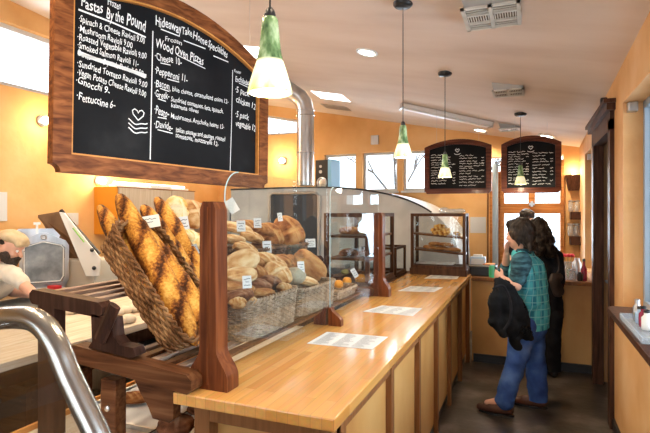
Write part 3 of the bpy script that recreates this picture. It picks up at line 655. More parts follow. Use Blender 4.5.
# sneeze guard posts
def post(y,lab,top=1.69,xs=-1.125):
    t=thing('guard_post',(xs,y,CZ),lab,'guard post','wooden posts holding the sneeze guard')
    hw=.035; poly=[]
    for k in range(9): a=k/8; poly.append((.088-(.050)*(.5-.5*math.cos(PI*a)),.045+.11*a))
    right=[(.088,0)]+poly+[(hw,top-CZ-.03),(hw-.012,top-CZ)]
    pl_=[(-x,y_) for x,y_ in reversed(right)]+[(x,y_) for x,y_ in right]; pl_=pl_[::-1]
    m=MB(); m.prism(pl_,y-.04,y+.04,Matrix(((1,0,0,xs),(0,0,1,0),(0,1,0,CZ),(0,0,0,1))))
    m.build('upright',mahog,t)
    MB().box(xs-.004,xs+.004,y-.046,y-.04,CZ+.02,top-.02).build('glazing_bead',mahog,t); return t
post(1.64,'tall reddish wooden post nearest the camera at the counter corner',xs=-1.138)
post(3.93,'tall reddish wooden post in front of the glazed pastry cases',top=1.645)
def foot(y,lab):
    t=thing('glass_support',(-1.12,y,CZ),lab,'glass support'); pr=[]
    for k in range(9): a=k/8; pr.append((.088-.065*(.5-.5*math.cos(PI*a)),.03+.075*a))
    right=[(.088,0)]+pr; T=Matrix(((1,0,0,-1.12),(0,0,1,0),(0,1,0,CZ),(0,0,0,1)))
    pl_=[(x,z) for x,z in right]+[(.008,.105),(.008,0)]; m=MB(); m.prism(pl_,y-.022,y+.022,T); m.build('bracket_half',mahog,t)
    m=MB(); m.prism([(-x,z) for x,z in pl_][::-1],y-.022,y+.022,T); m.build('bracket_half',mahog,t)
foot(2.80,'short ogee shaped wooden foot clamping the middle of the glass')
def gpanel(y0,y1,z0,z1,x,lab,rc=.06):
    pts=[(y0,z0),(y1,z0)]
    for k in range(7): a=PI/2*k/6; pts.append((y1-rc*.3+rc*.3*math.cos(a),z1-rc*.3+rc*.3*math.sin(a)))
    for k in range(9): a=PI/2+PI/2*k/8; pts.append((y0+rc+rc*math.cos(a),z1-rc+rc*math.sin(a)))
    m=MB(); m.prism(pts,-.003,.003,TYZ(x)); o=m.build('guard_glass',guard,org=(x,y0,z0)); tag(o,lab,'glass panel')
    m=MB(); m.tube([(x,a,b_) for a,b_ in pts[9:]]+[(x,y0,z0)],.0025,6); m.build('polished_edge',glass_edge,o)
gpanel(1.69,2.775,CZ+.006,1.815,-1.12,'large clear sneeze guard pane in front of the bread baskets nearest camera',.10)
gpanel(2.825,3.875,CZ+.006,1.80,-1.12,'second clear sneeze guard pane beyond the short foot')
# leaflets on the counter
def sheet(pts,lab,seed):
    q=[Pz(u,v,CZ+.0012) for u,v in pts]; c_=sum(q,V((0,0,0)))/4
    m=MB(); m.hexa([(p.x,p.y,CZ+.0008) for p in q],[(p.x,p.y,CZ+.0022) for p in q]); o=m.build('menu_leaflet',paper,org=(c_.x,c_.y,CZ)); tag(o,lab,'leaflet','printed menus lying on the counter')
    rnd=random.Random(seed); m=MB(); a,b_,d_=q[0],q[1],q[3]; ex=(b_-a); ey_=(d_-a)
    for col in range(3):
        for r in range(16):
            s0=.07+col*.30; w=rnd.uniform(.12,.25); 
            p0=a+ex*(.06+r*.056); P=lambda s_,t_: a+ex*t_+ey_*s_
            t0=.06+r*.057; z=V((0,0,.0016)); m.add([P(s0,t0)+z,P(s0+w,t0)+z,P(s0+w,t0+.016)+z,P(s0,t0+.016)+z],[(0,1,2,3)])
    m.build('printed_text',ink2,o)
sheet([(307,343.5),(327,332),(388,337),(372,349.5)],'white printed menu sheet lying nearest the camera on the maple counter',1)
sheet([(363,311.5),(382,305.5),(422,308.5),(413,316)],'second printed menu sheet from the camera on the maple counter',2)
sheet([(398,291),(411,286),(443,287.5),(434,292)],'third printed menu sheet from the camera on the maple counter',3)
sheet([(424,278.5),(433,274),(460,275.3),(457,279)],'farthest printed menu sheet, just before the pastry case',4)
# ---------------------------------------------------------------- pastry cases
def frame_case(name,x0,x1,y0,y1,z0,z1,lab,f=.03,shelves=(),base=.0,slope=0.,mat=casew,top=True):
    t=thing(name,((x0+x1)/2,(y0+y1)/2,z0),lab,'display case'); m=MB()
    for x in(x0,x1-f):
        for y in(y0,y1-f): m.box(x,x+f,y,y+f,z0+base,z1)
    for z in(z0+base,z1-f):
        m.box(x0+f,x1-f,y0,y0+f,z,z+f).box(x0+f,x1-f,y1-f,y1,z,z+f).box(x0,x0+f,y0+f,y1-f,z,z+f).box(x1-f,x1,y0+f,y1-f,z,z+f)
    m.build('frame',mat,t)
    if base: MB().box(x0-.01,x1+.01,y0-.01,y1+.01,z0,z0+base,bev=.004).build('base',mat,t)
    for z in shelves:
        m=MB(); q=[(x0+f*.4,y0+f+.01),(x1-f*.4,y0+f+.01),(x1-f*.4,y1-f-.01),(x0+f*.4,y1-f-.01)]
        m.hexa([(x,y,z-slope*(x-x0)) for x,y in q],[(x,y,z+.02-slope*(x-x0)) for x,y in q]); m.build('shelf',standw,t)
    e=.004
    MB().box(x0+f,x1-f,y0+f/2,y0+f/2+e,z0+base+f,z1-f).build('glass_panel',casegl,t)
    MB().box(x1-f/2-e,x1-f/2,y0+f,y1-f,z0+base+f,z1-f).build('glass_panel',casegl,t)
    MB().box(x0+f/2,x0+f/2+e,y0+f,y1-f,z0+base+f,z1-f).build('glass_panel',casegl,t)
    MB().box(x0+f,x1-f,y0+f,y1-f,z1-f*.6,z1-f*.6+e).build('glass_panel',casegl,t)
    return t
frame_case('pastry_case',-1.20,-.615,5.42,5.71,CZ,1.635,'brown framed glass pastry case standing at the far end of the counter',.032,(1.405,1.235),.07,.08)
# back cabinet that carries the other cases
t=thing('back_cabinet',(-1.6,4.9,0),'low dark cabinet behind the counter carrying glass cases','cabinet')
MB().box(-1.95,-1.265,4.0,5.72,0,.94).build('body',standz,t); MB().box(-1.96,-1.255,3.98,5.72,.94,.97,bev=.004).build('top_board',standw,t)
frame_case('pastry_case',-1.70,-1.28,4.14,5.02,.97,1.64,'tall brown framed glass case behind the second wooden post',.035,(1.42,1.22),.03,0.)
frame_case('pastry_case',-1.66,-1.28,5.10,5.55,.97,1.28,'smallest glass case with a pale lid between the two larger ones',.025,(),.02,0.)
# ---------------------------------------------------------------- bread display stand
t=thing('bread_stand',(-1.6,2.6,0),'two tiered slatted dark wooden stand holding the bread baskets','display stand')
def beam(y,z0,x0,x1,h,w,nm,mat,slope=0.):
    m=MB(); pts=[(x0,z0),(x0+.02,z0-.01),(x1-.02,z0-.01+slope),(x1,z0+.0+slope)]
    poly=[(x0,z0+.018),(x0+.018,z0),(x1-.018,z0+slope),(x1,z0+.018+slope),(x1,z0+h-.02+slope),(x1-.022,z0+h+slope),(x0+.018,z0+h),(x0,z0+h-.018)]
    m.prism(poly,y-w/2,y+w/2,TXZ()); return m.build(nm,mat,t)
for y in(1.563,3.86):
    beam(y,CZ+.004,-1.80,-1.16,.072,.07,'lower_rail',standw,0.) if y>2 else beam(y,CZ+.055,-1.775,-1.16,.072,.07,'lower_rail',standw,-.055)
    beam(y,1.25,-2.02,-1.60,.062,.06,'upper_rail',standz,-.03)
    a_,b_=V((-1.60,y-.045,1.13)),V((-1.515,y-.045,1.285)); MB().tube([a_,a_.lerp(b_,.03),b_.lerp(a_,.03),b_],[.012,.03,.03,.012],10,flat=(V((0,1,0)),.5)).build('brace',standz,t)
    MB().box(-1.61,-1.53,y-.03,y+.03,0,CZ+.004,bev=.006).build('leg',standw,t)
    MB().box(-1.97,-1.87,y-.03,y+.03,0,1.25,bev=.006).build('leg',standz,t)
    # front upright with curved foot resting on the lower rail
    dq=-1.16-(-1.775) if y<2 else 1.; zz=lambda x: CZ+.078+(.055*(-1.16-x)/.615 if y<2 else 0.)
    poly=[(-1.66,1.232),(-1.655,CZ+.15),(-1.675,zz(-1.675)),(-1.45,zz(-1.45)),(-1.428,CZ+.115),(-1.44,CZ+.145),(-1.51,CZ+.15),(-1.54,CZ+.18),(-1.55,1.222)]
    MB().prism(poly,y-.03,y+.03,TXZ()).build('upright',standz,t)
    # ogee bracket under the lower rail
    poly=[(-1.44,CZ+.02),(-1.41,CZ-.03),(-1.37,CZ-.08),(-1.35,CZ-.12),(-1.27,CZ-.125),(-1.252,CZ-.11),(-1.25,CZ+.004)]
    MB().prism(poly,y-.022,y+.022,TXZ()).build('bracket',standw,t)
    MB().lathe([(.0,0),(.012,0),(.012,.006),(.004,.009)],T=Matrix(((1,0,0,-1.57),(0,0,-1,y-.03),(0,1,0,.86),(0,0,0,1))),n=10).build('bolt',steel,t)
for k in range(6): x=-1.685+k*.082; MB().box(x,x+.045,1.60,3.823,CZ+.03,CZ+.046,bev=.003).build('slat',standw if k%2 else slatw,t)
for k in range(4): x=-2.0+k*.085; z=1.283-.03*(x+2.02)/.42; MB().box(x,x+.040,1.60,3.828,z,z+.016,bev=.003).build('slat',slatw,t)
MB().box(-2.02,-1.27,1.10,3.82,.66,.69).build('lower_shelf',flour_table,t); MB().box(-2.035,-2.02,1.10,3.82,.65,.715).build('shelf_lip',edge_gold,t)
# ---------------------------------------------------------------- baskets
def basket(name,loc,lx,ly,h,mat,label,T=None,flare=.12,rows=None,rz=0.,step=.030,rs=.0048):
    t=thing(name,loc,label,'basket'); t.rotation_euler=(0,0,rz)
    if T is not None: t.matrix_world=T
    def per(sc_,n):
        pts=[]
        for i in range(n):
            a=2*PI*i/n; c_,s_=math.cos(a),math.sin(a); e=.28
            pts.append((lx/2*sc_*math.copysign(abs(c_)**e,c_),ly/2*sc_*math.copysign(abs(s_)**e,s_)))
        # even out spacing
        L=[0]
        for i in range(n): L.append(L[-1]+math.dist(pts[i],pts[(i+1)%n]))
        out=[];k=0
        for j in range(n):
            d=L[-1]*j/n
            while L[k+1]<d: k+=1
            f=(d-L[k])/max(L[k+1]-L[k],1e-9); a,b_=pts[k],pts[(k+1)%n]; out.append((a[0]+(b_[0]-a[0])*f,a[1]+(b_[1]-a[1])*f))
        return out
    ns=max(16,int(2*(lx+ly)/step)); ns+=ns%2; rows=rows or int(h/.0115); n=ns*2
    ring_=per(1.,n); m=MB()
    for r in range(rows):
        z=.006+(h-.012)*r/(rows-1); sc_=1+flare*z/h; pts=[]
        for i,(x,y) in enumerate(ring_):
            a,b_=ring_[i-1],ring_[(i+1)%n]; tx,ty=b_[0]-a[0],b_[1]-a[1]; l=math.hypot(tx,ty); off=.0058*math.sin(PI/2*i+PI*(r%2)+PI/4)
            pts.append((x*sc_+ty/l*off,y*sc_-tx/l*off,z+.002*math.sin(i*.7+r)))
        m.tube(pts,rs,5,closed=True)
    m.build('weave',mat,t,local=True,smooth=True)
    m=MB()
    for i in range(0,n,2):
        x,y=ring_[i]; m.tube([(x,y,.0),(x*(1+flare),y*(1+flare),h)],.0042,5)
    m.build('stakes',mat,t,local=True)
    m=MB()
    for ph in(0,PI/1.0):
        pts=[]
        R2=per(1+flare,n*2)
        for i,(x,y) in enumerate(R2): a=2*PI*i/8+ph; l=math.hypot(x,y); pts.append((x+x/l*.008*math.cos(a),y+y/l*.008*math.cos(a),h+.004+.008*math.sin(a)))
        m.tube(pts,.0065,6,closed=True)
    m.build('braided_rim',mat,t,local=True,smooth=True)
    m=MB(); P=per(.99,40); m.prism(P,.0,.008,Matrix()); m.build('base',mat,t,local=True)
    return t
def bread_mesh(kind,seed):
    rnd=random.Random(seed); off=V((rnd.random()*50,rnd.random()*50,0)); m=MB(); col=[]
    if kind=='baguette':
        n,k=96,20; Lh=.5; vs=[];fs=[]
        for i in range(n):
            f=i/(n-1); x=(f-.5); r=.060*(max(0,1-abs(2*f-1)**3.2))**.5*(1+.06*noise.noise(V((f*6,0,0))+off))+.001
            for j in range(k):
                a=2*PI*j/k; ph=(f*4.3+.42*math.cos(a)); top=max(0,math.sin(a))   # +z is the scored side
                sw=(ph%1.); ear=(sw**1.6)*top**.7; gr=math.exp(-((min(sw,1-sw))/.06)**2)*top**1.5
                nn=noise.noise(V((x*14,math.cos(a)*1.6,math.sin(a)*1.6))+off)
                rr=r*(1+.13*ear-.18*gr+.07*nn)
                vs.append((x+.010*top*(sw-.5),rr*math.cos(a),rr*math.sin(a)*.92))
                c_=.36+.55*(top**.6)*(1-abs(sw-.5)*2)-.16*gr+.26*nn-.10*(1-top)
                if .82<sw<.98: c_-=.15*top
                col.append(c_)
        for i in range(n-1):
            for j in range(k): l=(j+1)%k; fs.append((i*k+j,i*k+l,(i+1)*k+l,(i+1)*k+j))
        m.add(vs,fs); m.c=col; return m
    bm=bmesh.new(); bmesh.ops.create_icosphere(bm,subdivisions=5 if kind in('boule','ciabatta','batard') else 4,radius=1)
    dims={'boule':(1,1,.62),'batard':(1.35,.72,.58),'ciabatta':(1.5,.78,.42),'roll':(1,.9,.7),'croissant':(1.5,.6,.55),'fruit':(1,1,.8)}[kind]
    for v in bm.verts:
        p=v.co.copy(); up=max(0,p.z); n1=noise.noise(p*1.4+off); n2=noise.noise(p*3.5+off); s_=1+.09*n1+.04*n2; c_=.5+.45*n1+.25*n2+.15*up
        q=V((p.x*dims[0],p.y*dims[1],p.z*dims[2]))*s_
        if kind=='ciabatta': q.x=math.copysign(abs(q.x/dims[0])**.75*dims[0],q.x); c_+=.15
        if kind in('boule','batard','roll'):
            if kind=='boule': g=min(abs(p.x+.35*p.y-.1),abs(p.y-.3*p.x+.05))
            else: g=min(abs(p.x*1.2+p.y*.7-k_) for k_ in(-.7,-.15,.4))
            g_=math.exp(-(g/.09)**2)*up; q*=1-.10*g_; c_+=.35*math.exp(-(g/.16)**2)*up-.3*math.exp(-((g-.17)/.05)**2)*up
        if kind=='croissant':
            seg=math.cos(p.x*9); q*=1+.10*seg; q.y+=.35*(p.x*p.x); c_+=.35*seg; sc_=(1-.5*abs(p.x)**2.2); q.z*=sc_; q.y=.35*p.x*p.x*1+(q.y-.35*p.x*p.x)*sc_
        if q.z<-.30 and kind!='roll': q.z=-.30-(abs(q.z)-.30)*.25
        v.co=q; col.append(c_)
    m.bm(bm); m.c=col; return m
PROTO={}
def bread(kind,loc,size,mat,label,rot=(0,0,0),seed=0,cat='loaf of bread',name=None,group=None):
    key=(kind,seed%3,mat.name)
    nm=name or {'baguette':'baguette','boule':'round_loaf','batard':'oval_loaf','ciabatta':'flat_loaf','roll':'bread_roll','croissant':'croissant','fruit':'squash'}[kind]
    if key in PROTO: o=PROTO[key].copy(); COL.objects.link(o); o.name=nm
    else:
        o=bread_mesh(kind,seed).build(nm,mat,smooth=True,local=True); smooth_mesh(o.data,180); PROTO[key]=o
        if kind=='roll' and mat.name.startswith('raw'): pass
    o.location=loc; o.rotation_euler=rot; o.scale=(size,)*3 if not hasattr(size,'__len__') else size
    for k_ in('label','category','group'):
        if k_ in o: del o[k_]
    tag(o,label,cat,group); ORG[o.name]=V(loc); return o
def aim(o,a,b_,rad):
    """baguette from a to b; its scored side turned to the viewer side"""
    a,b_=V(a),V(b_); d=b_-a; L=d.length; x=d/L; z=V((.72,-.45,.52)); z=(z-x*z.dot(x)).normalized(); y=z.cross(x)
    Mx=Matrix(((x.x,y.x,z.x),(x.y,y.y,z.y),(x.z,y.z,z.z))); o.rotation_euler=Mx.to_euler(); o.location=(a+b_)/2; k=rad/.060; o.scale=(L,k,k)
# leaning baguette basket
e1=V((-.65,0,.76)).normalized(); e3=V((.76,0,.65)).normalized(); e2=e3.cross(e1)
Plow=V((-1.425,1.86,1.035)); c0=Plow+e1*.31
T=Matrix(((e1.x,e2.x,e3.x,c0.x),(e1.y,e2.y,e3.y,c0.y),(e1.z,e2.z,e3.z,c0.z),(0,0,0,1)))
basket('baguette_basket',c0,.60,.29,.125,wick,'large brown wicker basket leaning back, full of seeded baguettes',T=T,flare=.08,rows=9,step=.034,rs=.0062)
for i,(a,xa,b_,xb,rd,lab) in enumerate((((99,205),-1.95,(166,322) ,-1.50,.045,'dark crusted baguette leftmost in the leaning wicker basket'),
  ((118,194),-1.86,(197,346),-1.33,.058,'longest scored baguette standing highest in the leaning wicker basket'),
  ((142,205),-1.88,(203,298),-1.50,.050,'baguette just behind the white price card in the leaning basket'),
  ((156,197),-1.96,(222,318),-1.42,.052,'reddish brown baguette rightmost in the leaning wicker basket'),
  ((139,226),-1.76,(222,350),-1.27,.060,'golden baguette with deep slashes in front, next to the wooden post'))):
    o=bread('baguette',(0,0,0),1,bag_m,lab,seed=i,cat='baguette',group=None); aim(o,Px(b_[0],b_[1],xb),Px(a[0],a[1],xa),rd)
# rear tier
zt=1.288
def bkt(nm,x,y,z,lx,ly,h,mat,lab,**k): return basket(nm,(x,y,z),lx,ly,h,mat,lab,**k)
bkt('bread_basket',-1.88,2.50,zt+.008,.34,.56,.11,wick_d,'dark wicker basket on the upper tier behind the baguettes',flare=.1)
bkt('bread_basket',-1.88,3.13,zt+.008,.34,.54,.09,wick_d,'dark wicker basket on the upper tier seen through the glass, under tan loaves',flare=.1)
bkt('bread_basket',-1.88,3.62,zt+.008,.34,.36,.085,wick_d,'dark wicker basket on the upper tier holding the big brown boule',flare=.1)
sl=CZ+.048
bkt('bread_basket',-1.42,2.36,sl+.002,.34,.54,.185,wick_g,'tan wicker basket behind the glass heaped with flat loaves, nearest camera',flare=.08)
bkt('bread_basket',-1.42,2.98,sl+.002,.34,.52,.155,wick_g,'tan wicker basket behind the glass with floured round loaves, second along',flare=.08)
bkt('bread_basket',-1.42,3.53,sl+.002,.32,.42,.05,wick_g,'shallow tan wicker basket behind the glass holding orange squashes',flare=.08)
def B(kind,u,v,x,size,mat,lab,rot=(0,0,0),seed=0,**k): return bread(kind,Px(u,v,x),size,mat,lab,rot,seed,**k)
R_=math.radians
B('boule',178,211,-1.97,.095,gold_m,'upright golden round loaf behind the baguettes, left of the pale one',(R_(65),R_(20),R_(60)),0)
B('boule',192,214,-1.93,.10,loaf_m,'upright pale round loaf behind the baguettes beside the wooden post',(R_(62),R_(10),R_(70)),1)
B('batard',176,234,-1.86,.085,gold_m,'golden scored loaf under the price card behind the baguettes',(R_(20),R_(10),R_(60)),2)
B('boule',192,240,-1.84,.082,gold_m,'golden round loaf low in the dark basket left of the post',(R_(10),R_(25),R_(20)),0)
B('batard',205,245,-1.88,.075,loaf_m,'pale oval loaf hidden half behind the tall wooden post',(R_(10),R_(10),R_(80)),1)
for i,(k,u,v,x,s_,mt,lab,r) in enumerate((
 ('ciabatta',236,228,-1.92,.085,loaf_m,'pale floured flat loaf on top of the upper tier heap, left of its price card',(15,10,70)),
 ('ciabatta',233,240,-1.82,.080,loaf_m,'pale floured flat loaf low in the upper tier heap by the post',(0,8,95)),
 ('batard',247,226,-1.98,.075,brown_m,'darker tan loaf between two price cards on the upper tier',(30,5,40)),
 ('batard',252,238,-1.82,.072,loaf_m,'tan oval loaf below the second price card on the upper tier',(10,15,70)),
 ('batard',262,230,-1.92,.075,brown_m,'tan loaf just left of the big brown boule',(10,20,50)),
 ('boule',288,233,-1.90,.142,brown_m,'biggest brown boule standing upright on the upper tier',(62,0,62)),
 ('boule',270,236,-1.95,.11,brown_m,'second brown boule half hidden behind the biggest boule',(55,0,62)),
 ('ciabatta',241,262,-1.50,.092,loaf_m,'folded flat loaf highest on the near glass front basket',(35,-15,85)),
 ('ciabatta',240,275,-1.40,.085,loaf_m,'flat loaf second from top in the near glass front basket',(10,0,95)),
 ('batard',256,273,-1.46,.078,brown_m,'brown loaf behind the low price card in the near basket',(20,30,60)),
 ('ciabatta',236,288,-1.35,.075,brown_m,'browned flat loaf left of the low price card',(0,10,80)),
 ('batard',258,287,-1.36,.075,dark_m,'dark crusted long loaf lying along the near basket front',(0,10,85)),
 ('batard',240,296,-1.30,.062,dark_m,'dark crusted loaf at the lower left of the near basket',(0,0,80)),
 ('roll',238,303,-1.265,.038,loaf_m,'small tan roll on the near basket rim',(0,0,10)),
 ('roll',250,301,-1.27,.036,loaf_m,'small tan roll second on the near basket rim, right of the first',(0,10,60)),
 ('batard',270,262,-1.55,.085,loaf_m,'pale loaf at the joint between two glass front baskets',(25,20,50)),
 ('batard',284,262,-1.52,.082,brown_m,'brown crusty loaf behind the green flecked loaf',(30,10,80)),
 ('boule',278,274,-1.40,.085,loaf_m,'pale scored round loaf in the middle of the second basket',(40,0,60)),
 ('roll',294,276,-1.34,.072,M('herb crust',[(.22,.19,.12),(.45,.38,.27)],rough=.7,scale=20.),'green flecked herb loaf in the second glass front basket',(10,0,60)),
 ('ciabatta',311,266,-1.42,.115,brown_m,'large wrinkled brown loaf standing upright in the second basket',(75,25,75)),
 ('batard',250,262,-1.56,.072,brown_m,'brown loaf tucked between the folded flat loaf and the pale loaf',(20,10,60)),
 ('batard',246,250,-1.62,.070,loaf_m,'pale loaf peeking over the back of the near glass front basket',(10,20,75)),
 ('ciabatta',262,293,-1.30,.058,brown_m,'small browned flat loaf at the right end of the near basket',(0,5,85)),
 ('batard',270,282,-1.38,.062,dark_m,'short dark loaf left of the pale scored round loaf',(5,10,70)),
 ('roll',284,288,-1.30,.042,loaf_m,'small pale roll on the front rim of the second basket',(0,0,30)),
 ('batard',262,246,-1.80,.062,brown_m,'small brown loaf low on the upper tier beside its price card',(5,10,65)),
 ('batard',296,262,-1.52,.070,brown_m,'brown loaf behind the upright wrinkled loaf',(20,20,60)),
 ('ciabatta',305,281,-1.34,.070,loaf_m,'pale flat loaf leaning on the upright wrinkled loaf',(10,15,70)))):
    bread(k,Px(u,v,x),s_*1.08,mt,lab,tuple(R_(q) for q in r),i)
for i,(u,v,x,r,lab) in enumerate(((338.5,284,-1.36,.036,'leftmost orange squash behind the glass'),(347,281,-1.40,.038,'middle orange squash behind the glass'),(360.5,279,-1.38,.050,'largest orange squash behind the glass near the second post'))):
    p=Px(u,v,x); m=MB(); vs=[]
    bm=bmesh.new(); bmesh.ops.create_uvsphere(bm,u_segments=32,v_segments=16,radius=r)
    for q in bm.verts: a=math.atan2(q.co.y,q.co.x); w=1+.06*math.cos(8*a); q.co=V((q.co.x*w,q.co.y*w,q.co.z*.9))
    m.bm(bm); o=m.build('squash',tom_m,smooth=True,local=True); o.location=p; ORG[o.name]=p; tag(o,lab,'squash')
    m=MB(); m.tube([(0,0,r*.8),(.004,0,r*1.15)],.005,6); m.build('stem',wick_d,o,local=True)
p=Px(349,271,-1.50); B('roll',345,272,-1.5,.035,M('green herb roll',[(.16,.18,.06),(.30,.28,.10)],rough=.7,scale=20.),'small green squash behind the orange squashes',(0,0,0),2,cat='squash',name='squash')
# price cards
def card(u,v,x,w,h,lab,tilt=0.,yaw=40.,lines_=3,mat=paper):
    p=Px(u,v,x); a=math.radians(yaw)  # yaw: 0 faces the camera side (-y); 90 faces +x
    T=Matrix.Translation(p)@Matrix.Rotation(a,4,'Z')@Matrix.Rotation(math.radians(tilt),4,'Y')@Matrix.Rotation(R_(-12),4,'X')
    m=MB().box(-w/2,w/2,-.001,.001,-h/2,h/2,T); o=m.build('price_card',mat,org=p); tag(o,lab,'price card')
    m=MB(); T2=T@Matrix(((1,0,0,0),(0,0,-1,-.0014),(0,1,0,0),(0,0,0,1)))
    for k in range(lines_):
        zz=h*(.22-.24*k); line_into(m,scrib(-w*(.36 if k%2==0 else .2),zz,w*(.72 if k%2==0 else .4),k+u,h*.05),h*.028,T2)
    m.build('handwriting',ink,o); return o
cream=M('cream card',[(.78,.74,.62)],rough=.6)
card(148.5,222,-1.70,.105,.060,'white price card resting on the baguettes',tilt=-10,yaw=42,lines_=2,mat=cream)
card(184,223,-1.80,.052,.075,'white price card in front of the upright golden loaves',tilt=-8,yaw=45)
card(241,226,-1.76,.058,.075,'leftmost price card on the upper tier seen through glass',yaw=45)
card(257.5,223,-1.80,.055,.07,'second price card from the left on the upper tier seen through glass',yaw=45)
card(267,247,-1.70,.062,.085,'price card in front of tan loaves, below the second upper card',yaw=45)
card(280,217,-1.90,.04,.07,'narrow price card above the left edge of the biggest boule',tilt=-6,yaw=45)
card(310.5,243,-1.70,.085,.072,'price card on the basket rim right of the biggest boule',yaw=38)
card(247,282,-1.26,.044,.060,'price card low in the near glass front basket',yaw=45)
card(301,267,-1.30,.044,.068,'price card on the upright wrinkled brown loaf',yaw=45)
card(354.5,273,-1.30,.040,.075,'tan price card tilted among the orange squashes',tilt=-28,yaw=40)
card(193,250,-1.66,.055,.055,'grey price card standing on the dark wicker rim left of the post',tilt=-18,yaw=45,mat=M('grey card',[(.35,.36,.37)],rough=.6))
card(232,206,-1.132,.040,.062,'white paper card taped inside the top corner of the glass by the post',tilt=-32,yaw=25,lines_=0)
# pastries in the end case
sh1=lambda x:1.405+.02-.08*(x+1.215); sh2=lambda x:1.235+.02-.08*(x+1.215)
rnd=random.Random(4)
for i in range(15):
    x=-.965+.26*rnd.random(); lay=i//7; y=5.47+.16*rnd.random()
    bread('croissant',(x,y,sh1(x)+.024+.036*lay),.045,crois_m,'small golden croissant heaped on the top shelf of the far pastry case',(rnd.uniform(-.3,.3),rnd.uniform(-.3,.3),rnd.uniform(0,6)),i,cat='croissant',group='croissants on the top shelf of the far case')
for i,(x,dz) in enumerate(((-1.0,0),(-.88,0),(-.76,0),(-.83,.045),(-.95,.042))):
    bread('ciabatta',(x,5.53,sh2(x)+.024+dz),.058,brown_m,['leftmost pastry on the lower shelf of the far case','middle pastry on the lower shelf of the far case','rightmost pastry on the lower shelf of the far case','right upper pastry stacked on the lower shelf of the far case','left upper pastry stacked on the lower shelf of the far case'][i],(0,.08,.2*i),i,cat='pastry',name='pastry')
m=MB(); m.box(-1.15,-.75,5.46,5.64,CZ+.112,CZ+.128,bev=.004); tag(m.build('serving_tray',steel,org=(-.95,5.55,CZ+.11)),'flat silver tray on the floor of the far pastry case','tray')
# wrapped tray on top
o=organic('wrapped_platter',[('e',(-.80,5.56,1.655),(.12,.10,.028)),('e',(-.70,5.56,1.66),(.07,.06,.022)),('e',(-.86,5.54,1.675),(.05,.05,.03))],clearp,None,vox=.010,sm=2,nz=.012,nsc=14.); tag(o,'crumpled clear wrapped platter on top of the far pastry case','platter')
# loaves in case behind post
for i,(x,y,z,k,lab) in enumerate(((-1.52,4.32,1.44,'batard','brown loaf on the upper shelf of the case behind the second post'),(-1.42,4.50,1.44,'boule','dark loaf at the right of the upper shelf behind the second post'),(-1.52,4.30,1.24,'batard','dark loaf on the middle shelf behind the second post'),(-1.40,4.55,1.24,'batard','second dark loaf on the middle shelf behind the second post'),(-1.40,4.80,1.44,'roll','pale roll in the case right of the second post'))):
    bread(k,(x,y,z+.035),.075 if i!=4 else .05,(gold_m if i==1 else brown_m if i<2 else dark_m if i<4 else loaf_m),lab,(0,0,.4*i),i)
# tray of loaves and rack under the stand
p=Pz(130,398,.70); t=thing('baking_tray',(-1.74,2.05,.69),'sheet pan lined with parchment on the low shelf left of the bracket','baking tray')
MB().box(-1.99,-1.50,1.72,2.36,.692,.700).box(-1.99,-1.50,1.72,1.73,.70,.712).box(-1.99,-1.50,2.35,2.36,.70,.712).box(-1.99,-1.98,1.73,2.35,.70,.712).box(-1.51,-1.50,1.73,2.35,.70,.712).build('pan',steel,t)
MB().box(-1.97,-1.52,1.74,2.34,.7005,.7025).build('parchment',paper,t)
bread('batard',(-1.80,1.93,.733),.058,brown_m,'reddish brown loaf lying on the parchment lined pan',(0,0,.5),1)
t=thing('cooling_rack',(-1.37,1.72,.69),'black wire cooling rack under the end of the counter','rack')
m=MB()
for k in range(5): m.tube([(-1.47+.045*k,1.60,.725),(-1.47+.045*k,1.98,.725)],.003,5)
for y in(1.60,1.72,1.85,1.98): m.tube([(-1.48,y,.720),(-1.28,y,.720)],.0042,5)
m.build('wires',black_m,t); m=MB()
for x in(-1.475,-1.285):
    for y in(1.61,1.97): m.tube([(x,y,.691),(x,y,.720)],.006,6)
m.build('feet',black_m,t)
bread('boule',(-1.37,1.70,.757),.078,dark_m,'dark floured round loaf on the black wire rack',(0,0,.3),0)
bread('batard',(-1.38,1.90,.748),.055,dark_m,'smaller dark loaf behind the round one on the black wire rack',(0,0,.1),2)
# ---------------------------------------------------------------- kitchen
t=thing('worktable',(-2.95,3,0),'long floured wooden worktable with dark undershelf where the baker works','table')
MB().box(-3.50,-2.40,1.0,5.3,.86,.905,bev=.005).build('tabletop',flour_table,t)
for x in(-3.42,-2.52):
    for y in(1.15,3.1,5.1): MB().box(x,x+.07,y,y+.07,0,.86,bev=.004).build('leg',standz,t)
MB().box(-3.44,-2.46,1.1,5.2,.40,.43).build('undershelf',standw,t)
MB().box(-3.44,-2.46,1.1,5.2,.76,.86).build('apron_board',standz,t)
for i,(x,y,c_,lab) in enumerate(((-2.7,1.5,'dark','dark bin under the worktable nearest the camera'),(-2.7,2.1,'b','brown crate under the worktable beside the dark bin'),(-2.7,2.8,'d','grey crate under the worktable farther along'))):
    mt=(black_m,standw,steel)[i]; m=MB(); m.box(x-.2,x+.2,y-.22,y+.22,.432,.452).box(x-.2,x-.18,y-.22,y+.22,.452,.70).box(x+.18,x+.2,y-.22,y+.22,.452,.70).box(x-.18,x+.18,y-.22,y-.20,.452,.70).box(x-.18,x+.18,y+.2,y+.22,.452,.70).box(x-.215,x+.215,y-.235,y-.2,.68,.70).box(x-.215,x+.215,y+.2,y+.235,.68,.70)
    tag(m.build('storage_crate',mt,org=(x,y,.43)),lab,'crate')
rnd=random.Random(2)
dough_p=None
